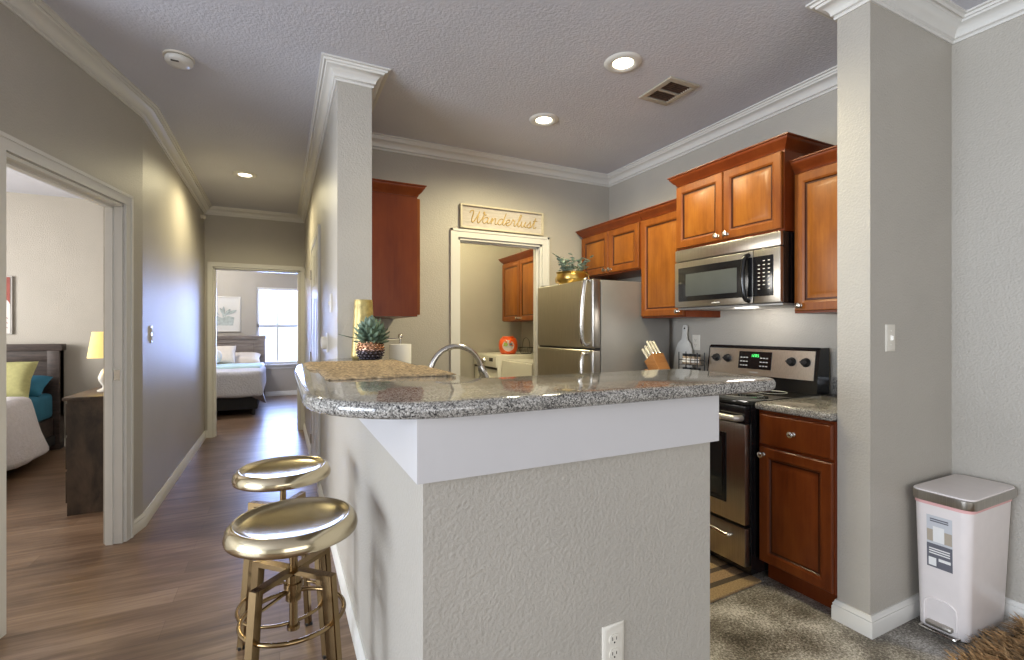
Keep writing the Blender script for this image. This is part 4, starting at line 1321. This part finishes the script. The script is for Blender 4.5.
# ------------------------------------------------------------------ sign
sx0, sx1, sz0, sz1 = 1.325, 2.105, 2.118, 2.318
t = thing('wall_sign', ((sx0 + sx1) / 2, YB, sz0), 'framed whitewashed sign lettered Wanderlust above the laundry doorway', 'sign')
obj('board', MB().box(sx0 + 0.012, sx1 - 0.012, YB - 0.016, YB - 0.003, sz0 + 0.012, sz1 - 0.012), M_signface, t)
m = MB()
for a, b, c, d in ((sx0, sx0 + 0.016, sz0, sz1), (sx1 - 0.016, sx1, sz0, sz1), (sx0 + 0.016, sx1 - 0.016, sz0, sz0 + 0.014), (sx0 + 0.016, sx1 - 0.016, sz1 - 0.014, sz1)):
    m.box(a, b, YB - 0.034, YB - 0.001, c, d, 0.002)
obj('frame', m, M_signframe, t)
GL = {
    'W': ([[(-.05, 1.45), (0.05, 1.75), (0.3, 1.85), (0.42, 1.5), (0.36, 0.8), (0.38, 0.15), (0.55, 0.0), (0.85, 0.5), (1.1, 1.4), (1.15, 1.75), (1.08, 0.9), (1.15, 0.1), (1.32, 0.0), (1.65, 0.6), (1.85, 1.4), (1.8, 1.8), (1.7, 1.6), (1.95, 1.35), (2.1, 1.4)]], 1.75),
    'a': ([[(0.72, 0.8), (.45, 1.0), (.12, .7), (.06, .25), (.25, 0), (.5, .15), (.7, .6), (.77, .95), (.68, .4), (.76, .04), (.95, .1), (1.1, .4)]], 1.05),
    'n': ([[(0.05, .4), (.15, .9), (.24, .9), (.2, .4), (.16, 0), (.28, .5), (.52, .95), (.68, .85), (.65, .3), (.75, 0.02), (.92, .1), (1.05, .4)]], 1.0),
    'd': ([[(0.7, .8), (.45, 1.0), (.12, .7), (.06, .25), (.25, 0), (.5, .15), (.74, .9), (.92, 1.95), (.8, 1.0), (.73, .2), (.85, .0), (1.0, .15), (1.1, .4)]], 1.05),
    'e': ([[(0.05, .4), (.32, .45), (.56, .72), (.45, 1.0), (.2, .85), (.1, .4), (.26, .02), (.5, .05), (.8, .4)]], .75),
    'r': ([[(0.05, .4), (.18, .95), (.22, 1.12), (.32, .9), (.5, .9), (.48, .4), (.56, .03), (.75, .15), (.85, .4)]], .8),
    'l': ([[(0.05, .4), (.36, 1.2), (.5, 1.85), (.36, 2.0), (.24, 1.4), (.2, .4), (.32, .0), (.5, .12), (.62, .4)]], .57),
    'u': ([[(0.05, .4), (.14, .95), (.12, .4), (.25, .02), (.5, .2), (.68, .95), (.65, .35), (.75, .02), (.92, .12), (1, .4)]], .95),
    's': ([[(0.0, .38), (.3, .8), (.36, 1.1), (.44, .8), (.5, .35), (.36, .02), (.1, .12), (.35, .0), (.6, .15), (.75, .4)]], .7),
    't': ([[(0.0, .38), (.25, 1.1), (.36, 1.75), (.28, .8), (.3, .1), (.45, .0), (.65, .25)], [(.05, 1.2), (.35, 1.25), (.65, 1.3)]], .6),
}
m = MB()
adv = sum(GL[c][1] for c in 'Wanderlust')
ks = 0.63 / adv
kz = 0.052
X = sx0 + 0.075
for ch in 'Wanderlust':
    strokes, a = GL[ch]
    for s in strokes:
        pts = [(X + gx * ks + 0.22 * gy * kz, YB - 0.0175, sz0 + 0.058 + gy * kz) for gx, gy in s]
        m.tube(catmull(pts, 5), 0.0042 if ch != 'W' else 0.0052, 8)
    X += a * ks
obj('lettering', m, M_goldpaint, t, smooth=60)

# ------------------------------------------------------------------ wall plates
def plate_mesh(c, u, n, w=0.072, h=0.116):
    u, n, c = Vector(u), Vector(n), Vector(c)
    return MB().panel(c - u * w / 2 - Vector((0, 0, h / 2)), u, n, w, h, [(0, 0.0005), (0, 0.003), (0.004, 0.006), (0.012, 0.0065)])
def switch(name_label, c, u, n):
    t = thing('light_switch', tuple(c), name_label, 'switch')
    u_, n_, c_ = Vector(u), Vector(n), Vector(c)
    pl = obj('plate', plate_mesh(c, u, n), M_plate, t)
    m = MB().panel(c_ - u_ * 0.006 - Vector((0, 0, 0.012)) + n_ * 0.006, u_, n_, 0.012, 0.024, [(0, 0), (0.001, 0.003), (0.003, 0.010)])
    obj('toggle', m, M_plate, t)
    m = MB()
    for z in (-0.03, 0.03): m.ellipsoid(tuple(c_ + n_ * 0.0065 + Vector((0, 0, z))), (0.003, 0.003, 0.003), 8, 6)
    obj('screw', m, M_plate, t)
    return t
switch('cream light switch on the wing wall above the bin', (2.363, WY0, 1.246), (1, 0, 0), (0, -1, 0))
t = thing('light_switch', (XL, 4.03, 1.25), 'narrow light switch on the glossy left hall wall', 'switch')
obj('plate', plate_mesh((XL, 4.03, 1.25), (0, 1, 0), (1, 0, 0), 0.05, 0.12), M_chrome, t)
m = MB()
for z in (1.222, 1.278):
    m.panel((XL + 0.006, 4.02, z - 0.018), (0, 1, 0), (1, 0, 0), 0.02, 0.036, [(0, 0), (0.001, 0.004), (0.004, 0.006)])
obj('rocker', m, M_plate, t)
switch('white light switch on the hall side of the kitchen wall', (XH, 3.13, 1.447), (0, 1, 0), (-1, 0, 0))
t = thing('thermostat', (XH, 3.38, 1.195), 'round white thermostat on the hall side of the kitchen wall', 'thermostat')
obj('wall_plate', plate_mesh((XH, 3.38, 1.195), (0, 1, 0), (-1, 0, 0), 0.09, 0.13), M_plate, t)
obj('dial', MB().lathe([(0.04, 0), (0.041, 0.02), (0.036, 0.03), (0.02, 0.034), (0, 0.034)], n=28, mat=Matrix.Translation((XH - 0.007, 3.38, 1.195)) @ Matrix.Rotation(-PI / 2, 4, 'Y')), M_plate, t)

def outlet(label, c, u, n):
    u_, n_, c_ = Vector(u), Vector(n), Vector(c)
    t = thing('wall_outlet', tuple(c), label, 'outlet')
    obj('plate', plate_mesh(c, u, n), M_plate, t)
    rot = Matrix((( u_.x, 0, n_.x, 0), (u_.y, 0, n_.y, 0), (0, 1, 0, 0), (0, 0, 0, 1)))
    for z in (-0.0195, 0.0195):
        o = c_ + Vector((0, 0, z))
        f = MB()
        poly = []
        for k in range(24):
            a = 2 * PI * k / 24
            poly.append((0.0165 * math.cos(a), max(-0.0135, min(0.0135, 0.0165 * math.sin(a)))))
        f.prism(poly, 0.006, 0.0085, mat=Matrix.Translation(o) @ rot)
        fo = obj('receptacle', f, M_plate, t)
        s = MB()
        s.box(-0.0075, -0.0055, -0.002, 0.007, 0.0085, 0.009, mat=Matrix.Translation(o) @ rot)
        s.box(0.0055, 0.0075, -0.002, 0.006, 0.0085, 0.009, mat=Matrix.Translation(o) @ rot)
        s.lathe([(0.0, 0.009), (0.0025, 0.009), (0.0025, 0.0085), (0, 0.0085)], (0, -0.008, 0), 10, mat=Matrix.Translation(o) @ rot)
        obj('slots', s, M_dark, fo)
    return t
outlet('cream wall outlet low on the peninsula end wall', (0.807, PY0, 0.43), (1, 0, 0), (0, -1, 0))
outlet('white wall outlet behind the spice rack by the stove', (XR, 2.625, 1.185), (0, -1, 0), (-1, 0, 0))
t = thing('motion_sensor', (XL, 6.35, 2.56), 'small white sensor high on the left hall wall', 'sensor')
obj('bracket', MB().box(XL, XL + 0.01, 6.33, 6.37, 2.54, 2.58, 0.003), M_plate, t)
obj('lens', MB().ellipsoid((XL + 0.03, 6.35, 2.56), (0.022, 0.022, 0.026), 16, 10), M_plate, t)

# ------------------------------------------------------------------ ceiling fittings
def can_light(x, y, label):
    t = thing('recessed_light', (x, y, ZC), label, 'ceiling light', 'recessed ceiling lights')
    obj('trim_ring', MB().lathe([(0.054, -0.002), (0.060, -0.008), (0.076, -0.013), (0.096, -0.007), (0.103, -0.0005)], (x, y, ZC), 44, cap=False), M_trim, t, smooth=60)
    obj('lens', MB().lathe([(0.0, -0.0085), (0.040, -0.0075), (0.057, -0.0045)], (x, y, ZC), 36, cap=False), M_lens, t, smooth=60)
    return t
can_light(1.686, 2.061, 'lit recessed ceiling light nearest the camera, beside the vent')
can_light(1.649, 2.861, 'lit recessed ceiling light between the near one and the kitchen back wall')
can_light(-0.294, 5.11, 'lit recessed ceiling light in the hallway')

vx0, vx1, vy0, vy1 = 2.02, 2.25, 2.045, 2.32
t = thing('ceiling_vent', ((vx0 + vx1) / 2, (vy0 + vy1) / 2, ZC), 'beige ceiling air vent with dark open louvres', 'vent')
m = MB()
z0, z1 = ZC - 0.012, ZC - 0.0005
b_ = 0.036
for a, b, c, d in ((vx0, vx1, vy0, vy0 + b_), (vx0, vx1, vy1 - b_, vy1), (vx0, vx0 + b_, vy0 + b_, vy1 - b_), (vx1 - b_, vx1, vy0 + b_, vy1 - b_)):
    m.box(a, b, c, d, z0, z1, 0.003)
obj('frame', m, M_vent, t)
obj('duct_dark', MB().box(vx0 + b_, vx1 - b_, vy0 + b_, vy1 - b_, ZC - 0.003, ZC - 0.0005), M_ventdark, t)
m = MB()
yy = vy0 + b_ + 0.012
while yy < vy1 - b_ - 0.005:
    m.box(vx0 + b_, vx1 - b_, yy, yy + 0.0025, ZC - 0.011, ZC - 0.003)
    yy += 0.017
obj('louvre', m, M_ventdark, t)
m = MB().box(vx0 + b_, vx1 - b_, vy0 + 0.13, vy0 + 0.145, ZC - 0.012, ZC - 0.004)
obj('crossbar', m, M_vent, t)
t = thing('smoke_detector', (-0.485, 3.066, ZC), 'white round smoke detector on the ceiling near the angled wall', 'smoke detector')
sx, sy = -0.485, 3.066
obj('base_ring', MB().lathe([(0.0, -0.0005), (0.072, -0.0005), (0.072, -0.010), (0.0, -0.010)], (sx, sy, ZC), 40), M_plate, t)
obj('cover', MB().lathe([(0.058, -0.012), (0.064, -0.014), (0.065, -0.028), (0.056, -0.040), (0.03, -0.043), (0, -0.044)], (sx, sy, ZC), 40, cap=False), M_trim, t, smooth=50)
obj('slot', MB().box(sx - 0.03, sx + 0.005, sy - 0.045, sy - 0.035, ZC - 0.0445, ZC - 0.038), M_dark, t)

# ------------------------------------------------------------------ step bin and shag rug
bx0, bx1, by0, by1, bh = 2.495, 2.855, 0.905, 1.085, 0.550
t = thing('step_bin', ((bx0 + bx1) / 2, (by0 + by1) / 2, 0), 'slim white pedal bin with steel-rimmed lid in the wall corner', 'trash can')
def rrect(x0, x1, y0, y1, r, n=6):
    out = []
    for cx, cy, a0 in ((x1 - r, y0 + r, -PI / 2), (x1 - r, y1 - r, 0), (x0 + r, y1 - r, PI / 2), (x0 + r, y0 + r, PI)):
        for k in range(n + 1):
            a = a0 + PI / 2 * k / n
            out.append((cx + r * math.cos(a), cy + r * math.sin(a)))
    return out
def loft(sections):
    mb = MB()
    R = [[mb.bm.verts.new((x, y, z)) for x, y in poly] for poly, z in sections]
    for A, B in zip(R, R[1:]):
        n = len(A)
        for i in range(n): mb.bm.faces.new((A[i], A[(i + 1) % n], B[(i + 1) % n], B[i]))
    mb.bm.faces.new(list(reversed(R[0]))); mb.bm.faces.new(R[-1])
    return mb
body = loft([(rrect(bx0 + 0.01, bx1 - 0.01, by0 + 0.01, by1 - 0.006, 0.03), 0.004), (rrect(bx0 + 0.004, bx1 - 0.004, by0 + 0.004, by1 - 0.004, 0.034), 0.012), (rrect(bx0 - 0.012, bx1 + 0.03, by0 - 0.010, by1 + 0.006, 0.036), bh)])
obj('body', body, M_binwhite, t, smooth=40)
obj('liner', loft([(rrect(bx0 - 0.0145, bx1 + 0.032, by0 - 0.0125, by1 + 0.0085, 0.038), bh - 0.012), (rrect(bx0 - 0.0145, bx1 + 0.032, by0 - 0.0125, by1 + 0.0085, 0.038), bh + 0.004)]), M_pink, t)
lid = obj('lid_rim', loft([(rrect(bx0 - 0.026, bx1 + 0.042, by0 - 0.022, by1 + 0.012, 0.04), bh + 0.004), (rrect(bx0 - 0.028, bx1 + 0.044, by0 - 0.024, by1 + 0.013, 0.04), bh + 0.010), (rrect(bx0 - 0.028, bx1 + 0.044, by0 - 0.024, by1 + 0.013, 0.04), bh + 0.040), (rrect(bx0 - 0.026, bx1 + 0.042, by0 - 0.022, by1 + 0.012, 0.04), bh + 0.043)]), M_steel, t, smooth=30)
obj('lid_top', loft([(rrect(bx0 - 0.024, bx1 + 0.040, by0 - 0.020, by1 + 0.011, 0.038), bh + 0.042), (rrect(bx0 - 0.022, bx1 + 0.038, by0 - 0.018, by1 + 0.009, 0.038), bh + 0.048), (rrect(bx0 + 0.0, bx1 + 0.016, by0 + 0.004, by1 - 0.012, 0.03), bh + 0.052)]), M_binwhite, t, smooth=50)
def bface(z): return bx0 + 0.004 - 0.016 * (z - 0.012) / (bh - 0.012)
def on_bin(mb, ya, yb, z0, z1, d=0.0, th=0.0006):
    return yprism(mb, [(bface(z0) - d, z0), (bface(z1) - d, z1), (bface(z1) - d - th, z1), (bface(z0) - d - th, z0)], ya, yb)
DZ = -0.02
sy0, sy1 = 0.955, 1.041
_ob = on_bin
def on_bin2(mb, ya, yb, z0, z1, d=0.0, th=0.0006):
    return _ob(mb, ya, yb, z0 + DZ, z1 + DZ, d, th)
stk = obj('sticker', on_bin2(MB(), sy0, sy1, 0.295, 0.515), M_sticker, t)
obj('tan_band', on_bin2(MB(), sy0 + 0.001, sy1 - 0.001, 0.405, 0.455, 0.0006), M_sticker_t, stk)
obj('grey_band', on_bin2(MB(), sy0, sy1, 0.295, 0.395, 0.0006), M_sticker_d, stk)
m = MB()
on_bin2(m, sy0 + 0.026, sy1 - 0.022, 0.405, 0.470, 0.0012)
for z in (0.372, 0.362, 0.352): on_bin2(m, sy0 + 0.008, sy1 - 0.008, z, z + 0.005, 0.0012)
on_bin2(m, sy1 - 0.032, sy1 - 0.006, 0.302, 0.336, 0.0012)
on_bin2(m, sy0 + 0.006, sy1 - 0.04, 0.326, 0.338, 0.0012)
obj('pale_print', m, M_paper, stk)
m = MB()
for z in (0.498, 0.489): on_bin2(m, sy0 + 0.012, sy1 - 0.012, z, z + 0.005, 0.0012)
on_bin2(m, sy0 + 0.006, sy1 - 0.04, 0.304, 0.318, 0.0012)
obj('dark_print', m, M_sticker_d, stk)
# pedal recess frame and pedal
m = MB()
arch = catmull([(0.945, 0.035), (0.945, 0.10), (0.952, 0.128), (0.975, 0.14), (1.0, 0.14), (1.025, 0.14), (1.046, 0.128), (1.053, 0.10), (1.053, 0.035)], 4)
m.tube([(bface(p.y) - 0.001, p.x, p.y) for p in [Vector((q.x, q.y)) for q in arch]], 0.004, 8)
obj('pedal_arch', m, M_binwhite, t)
obj('pedal', MB().box(bx0 - 0.022, bx0 + 0.02, 0.955, 1.043, 0.028, 0.046, 0.006), M_steel, t)
m = MB().tube(catmull([(bx0 + 0.006, 1.064, 0.012), (bx0 - 0.016, 1.06, 0.012), (bx0 - 0.022, 1.05, 0.012), (bx0 - 0.022, 0.95, 0.012), (bx0 - 0.016, 0.94, 0.012), (bx0 + 0.006, 0.936, 0.012)], 4), 0.005, 8)
obj('pedal_bar', m, M_chrome, t)

rx0, rx1, ry0, ry1 = 2.22, 2.86, -0.35, 0.848
t = thing('shag_rug', ((rx0 + rx1) / 2, 0.4, 0), 'shaggy brown fur rug on the kitchen floor before the bin', 'rug')
obj('backing', MB().box(rx0, rx1, ry0, ry1, 0.0, 0.012, 0.004), M_shag_base, t)
mb = MB()
for i in range(6500):
    x = random.uniform(rx0, rx1); y = random.uniform(0.25, ry1) if i % 5 else random.uniform(ry0, 0.25)
    a = random.gauss(2.3, 0.9)
    L = random.uniform(0.045, 0.085)
    d = Vector((math.cos(a), math.sin(a), random.uniform(0.6, 1.5))).normalized()
    s = d.cross(Vector((0, 0, 1))).normalized() * random.uniform(0.0025, 0.006)
    p = Vector((x, y, 0.010))
    q = p + d * L * 0.6; r = p + d * L + Vector((math.cos(a) * 0.02, math.sin(a) * 0.02, -0.012))
    n = s.cross(d).normalized() * 0.0015
    V = [mb.bm.verts.new(v) for v in (p - s, p + s, q - s, q + s, r, q + n)]
    mb.bm.faces.new((V[0], V[1], V[3], V[2])); mb.bm.faces.new((V[2], V[3], V[4]))
pile = obj('pile', mb, M_shag, t, smooth=0)
pile['kind'] = 'stuff'

# ------------------------------------------------------------------ near bedroom
# bed
def cloth_box(mb, x0, x1, y0, y1, z0, z1, bev, wob=0.006, cuts=10):
    b = bmesh.new()
    bmesh.ops.create_cube(b, size=1)
    for v in b.verts:
        v.co = Vector(((x0 + x1) / 2 + v.co.x * (x1 - x0), (y0 + y1) / 2 + v.co.y * (y1 - y0), (z0 + z1) / 2 + v.co.z * (z1 - z0)))
    bmesh.ops.bevel(b, geom=list(b.edges), offset=bev, segments=3, profile=0.5, affect='EDGES')
    bmesh.ops.subdivide_edges(b, edges=[e for e in b.edges if e.calc_length() > 0.2], cuts=cuts, use_grid_fill=True)
    for v in b.verts:
        v.co.x += wob * math.sin(v.co.y * 17 + v.co.z * 9); v.co.y += wob * math.sin(v.co.x * 15 + v.co.z * 7); v.co.z += wob * 0.5 * math.sin(v.co.x * 11 + v.co.y * 13)
    mb._take(b)
    return mb
def pillow(mb, c, r, tilt=0.0, rz=0.0):
    b = bmesh.new()
    bmesh.ops.create_grid(b, x_segments=16, y_segments=16, size=1)
    top = list(b.verts)
    mtx = Matrix.Translation(c) @ Matrix.Rotation(rz, 4, 'Z') @ Matrix.Rotation(tilt, 4, 'X')
    for s in (1, -1):
        g = bmesh.new(); bmesh.ops.create_grid(g, x_segments=16, y_segments=16, size=1)
        for v in g.verts:
            x, y = v.co.x, v.co.y
            hgt = max(0.0, (1 - x ** 4) * (1 - y ** 4)) ** 0.5
            px_ = x * (1 - 0.06 * (1 - y * y) * 0) ; 
            cx_ = x * (1 - 0.07 * (1 - abs(y)) * abs(x)); cy_ = y * (1 - 0.07 * (1 - abs(x)) * abs(y))
            v.co = Vector((cx_ * r[0], cy_ * r[1], s * hgt * r[2]))
        if s < 0: bmesh.ops.reverse_faces(g, faces=list(g.faces))
        mb._take(g, mtx)
    b.free()
    return mb

BXR = -2.15   # right side of the near bed
t = thing('bed', (-2.9, 5.7, 0), 'bed with dark wood headboard in the near bedroom, white quilt and blue sheets', 'bed')
hb = MB()
hb.box(-3.75, BXR + 0.03, 6.72, 6.80, 0.35, 1.06)
hb.box(-3.78, BXR + 0.05, 6.69, 6.82, 1.06, 1.13, 0.008)
hb.box(BXR - 0.07, BXR + 0.03, 6.695, 6.815, 0.0, 1.06, 0.004); hb.box(-3.78, -3.68, 6.695, 6.815, 0.0, 1.06, 0.004)
hb.box(-3.68, BXR - 0.07, 6.70, 6.72, 0.95, 1.0, 0.003)
obj('headboard', hb, M_darkwood, t)
obj('side_rail', MB().box(-3.70, BXR - 0.02, 4.75, 6.70, 0.14, 0.34, 0.01), M_darkwood, t)
fl = MB()
for (lx_, ly_) in ((-3.6, 4.8), (BXR - 0.12, 4.8)): fl.box(lx_, lx_ + 0.07, ly_, ly_ + 0.07, 0.0, 0.14)
obj('foot', fl, M_darkwood, t)
obj('mattress', cloth_box(MB(), -3.7, BXR - 0.01, 4.72, 6.69, 0.345, 0.615, 0.05, 0.003), M_blue, t)
qt = cloth_box(MB(), -3.74, BXR + 0.045, 4.66, 6.06, 0.09, 0.66, 0.06, 0.010)
for v in qt.bm.verts:      # the quilt flares towards its hem
    f = max(0.0, 0.6 - v.co.z)
    if v.co.x > -2.6: v.co.x += f * 0.22 + f * 0.05 * math.sin(v.co.y * 9)
    if v.co.y > 5.8: v.co.y += f * 0.25
obj('quilt', qt, M_quiltw, t)
obj('mattress_skirt', MB().box(-3.71, BXR + 0.0, 4.70, 6.68, 0.06, 0.16), M_blackcloth, t)
tag(obj('pillow', pillow(MB(), (-2.40, 6.51, 0.70), (0.24, 0.17, 0.07), 0.5), M_blue, origin=(-2.40, 6.50, 0.62)), 'blue pillow leaning on the dark headboard behind the yellow cushion', 'pillow')
tag(obj('cushion', pillow(MB(), (-2.43, 6.22, 0.80), (0.27, 0.20, 0.08), 1.0), M_yell, origin=(-2.43, 6.22, 0.65)), 'olive yellow square cushion on the near bedroom bed', 'cushion')

# dresser against the hall wall, side towards the door
dx0, dx1, dy0, dy1, dz = -1.325, XL - 0.125, 4.27, 5.5, 0.815
t = thing('dresser', ((dx0 + dx1) / 2, 4.9, 0), 'rustic dark brown dresser inside the bedroom doorway', 'dresser')
obj('body', MB().box(dx0 + 0.012, dx1, dy0, dy1, 0.0, dz - 0.022), M_rustic, t)
obj('top', MB().box(dx0 - 0.012, dx1, dy0 - 0.012, dy1 + 0.012, dz - 0.022, dz, 0.004), M_rustic, t)
for r in range(3):
    for c in range(2):
        z0 = 0.08 + r * 0.235; y0 = dy0 + 0.03 + c * 0.59
        d = obj('drawer', MB().box(dx0 - 0.006, dx0 + 0.014, y0, y0 + 0.57, z0, z0 + 0.22, 0.004), M_rustic, t)
        obj('knob', MB().ellipsoid((dx0 - 0.02, y0 + 0.285, z0 + 0.11), (0.016, 0.014, 0.014), 12, 8), M_blackmat, d)

lx, ly = -1.19, 4.60
t = thing('table_lamp', (lx, ly, dz), 'lit table lamp with yellow shade on the dresser', 'lamp')
obj('base', MB().lathe([(0, 0), (0.05, 0), (0.052, 0.01), (0.02, 0.025), (0.018, 0.04), (0.042, 0.08), (0.045, 0.11), (0.03, 0.15), (0.012, 0.175), (0.01, 0.24), (0, 0.24)], (lx, ly, dz), 30), M_ceramic, t, smooth=60)
obj('lamp_shade', MB().lathe([(0.108, 0.255), (0.08, 0.45), (0.077, 0.45), (0.105, 0.255)], (lx, ly, dz), 40, cap=False), M_shade, t, smooth=60)

t = thing('framed_print', (-2.85, 6.86, 1.25), 'framed red and white print above the dark headboard', 'picture')
x1_ = -2.545
obj('frame', MB().box(x1_ - 0.62, x1_, 6.83, 6.858, 1.235, 1.85, 0.003), M_picframe, t)
obj('print', MB().box(x1_ - 0.61, x1_ - 0.012, 6.826, 6.831, 1.248, 1.838), M_pic, t)
m = MB()
M6 = Matrix(((1, 0, 0, 0), (0, 0, -1, 0), (0, 1, 0, 0), (0, 0, 0, 1)))   # (x,z) profile extruded along -y
pp = [(x1_ - 0.61, 1.838), (x1_ - 0.012, 1.838)]
for k in range(11):
    a = math.radians(5 + 80 * k / 10)
    pp.append((x1_ - 0.30 + 0.288 * math.cos(a), 1.54 + 0.14 * math.sin(a)))
pp += [(x1_ - 0.61, 1.68)]
m.prism(pp, -6.826, -6.824, mat=M6)
obj('red_shape', m, M_pic_red, t)
m = MB()
for k in range(3):
    m.tube(catmull([(x1_ - 0.35 + 0.05 * k, 6.8255, 1.28 + 0.03 * k), (x1_ - 0.17, 6.8255, 1.50 - 0.05 * k), (x1_ - 0.03, 6.8255, 1.40 - 0.05 * k)], 6), 0.003, 6)
obj('line_drawing', m, M_pic_red, t)

# ------------------------------------------------------------------ far bedroom
BR = -0.28
t = thing('bed', (-1.2, 9.2, 0), 'bed in the far bedroom with grey-washed headboard and pale quilt', 'bed')
hb = MB()
hb.box(-1.98, -0.27, 10.16, 10.24, 0.3, 1.13)
hb.box(-2.0, -0.24, 10.14, 10.26, 1.11, 1.175, 0.006)
hb.box(-0.36, -0.25, 10.145, 10.255, 0, 1.11, 0.004); hb.box(-1.99, -1.88, 10.145, 10.255, 0, 1.11, 0.004)
hb.panel((-1.82, 10.16, 0.72), (1, 0, 0), (0, -1, 0), 1.40, 0.34, [(0, 0), (0, 0.014), (0.02, 0.014), (0.03, 0.004), (0.06, 0.004)])
obj('headboard', hb, M_greywood, t)
obj('bed_base', MB().box(-1.86, BR - 0.02, 8.12, 10.13, 0.09, 0.36, 0.015), M_blackcloth, t)
m = MB()
for (a, b) in ((BR - 0.08, 8.16), (-1.82, 8.16), (BR - 0.08, 10.0), (-1.82, 10.0)): m.cyl((a, b, 0), (a, b, 0.09), 0.022)
obj('foot', m, M_blackmat, t)
obj('mattress', cloth_box(MB(), -1.86, BR - 0.01, 8.10, 10.13, 0.365, 0.64, 0.05, 0.002), M_quiltg, t)
obj('quilt', cloth_box(MB(), -1.9, BR + 0.05, 8.03, 9.55, 0.28, 0.665, 0.06, 0.012), M_quiltg, t)
# draped corner of the quilt
m = MB()
cv = [(BR - 0.12, 8.035, 0.30), (BR + 0.05, 8.05, 0.32), (BR + 0.09, 8.20, 0.16), (BR + 0.05, 8.45, 0.30)]
pA = [m.bm.verts.new(v) for v in cv]
pB = [m.bm.verts.new((v[0] - 0.012, v[1] + 0.012, v[2])) for v in cv]
m.bm.faces.new(pA); m.bm.faces.new(list(reversed(pB)))
for i in range(4): m.bm.faces.new((pA[i], pB[i], pB[(i + 1) % 4], pA[(i + 1) % 4]))
obj('quilt_corner', m, M_quiltg, t)
obj('turned_back_sheet', cloth_box(MB(), -1.89, BR + 0.0, 8.75, 9.55, 0.46, 0.70, 0.04, 0.006), M_aqua, t)
obj('top_sheet', cloth_box(MB(), -1.87, BR + 0.02, 9.5, 10.12, 0.44, 0.67, 0.04, 0.004), M_cream, t)
tag(obj('pillow', pillow(MB(), (-0.66, 9.95, 0.755), (0.34, 0.2, 0.085), 0.35), M_cream, origin=(-0.74, 9.92, 0.67)), 'cream sleeping pillow lying flat before the grey headboard', 'pillow')
tag(obj('pillow', pillow(MB(), (-0.90, 9.66, 0.84), (0.20, 0.19, 0.075), 1.0), M_cream, origin=(-0.90, 9.72, 0.67)), 'cream square pillow standing against the grey headboard', 'pillow')
tag(obj('cushion', MB().ellipsoid((-1.02, 9.40, 0.835), (0.14, 0.07, 0.135), 24, 14), M_ceramic, origin=(-1.02, 9.42, 0.68)), 'round white cushion in front of the cream pillow', 'cushion')
# picture
t = thing('framed_print', (-0.97, FY, 1.25), 'white framed grey-green print beside the far bedroom window', 'picture')
a0, a1, b0, b1 = -1.30, -0.665, 1.245, 1.905
m = MB()
for p in ((a0, a0 + 0.025, b0, b1), (a1 - 0.025, a1, b0, b1), (a0 + 0.025, a1 - 0.025, b0, b0 + 0.025), (a0 + 0.025, a1 - 0.025, b1 - 0.025, b1)):
    m.box(p[0], p[1], FY - 0.03, FY - 0.002, p[2], p[3], 0.003)
obj('frame', m, M_trim, t)
obj('print', MB().box(a0 + 0.02, a1 - 0.02, FY - 0.012, FY - 0.004, b0 + 0.02, b1 - 0.02), M_pic, t)
m = MB()
m.prism([(a0 + 0.10, b0 + 0.12), (a1 - 0.12, b0 + 0.12), (a1 - 0.10, b0 + 0.27), (a1 - 0.2, b0 + 0.30), (a1 - 0.3, b0 + 0.26), (a0 + 0.12, b0 + 0.36)], -(FY - 0.012), -(FY - 0.0135), mat=M6)
for (ax, az, an) in ((-0.95, 1.52, 0.9), (-0.95, 1.52, 1.5), (-0.90, 1.52, 2.1), (-1.0, 1.55, 2.5), (-0.9, 1.56, 0.5)):
    m.leaf((ax, FY - 0.014, az), (math.cos(an), 0, math.sin(an)), 0.2, 0.05, up=(0, -1, 0))
obj('leaf_print', m, M_pic_green, t)
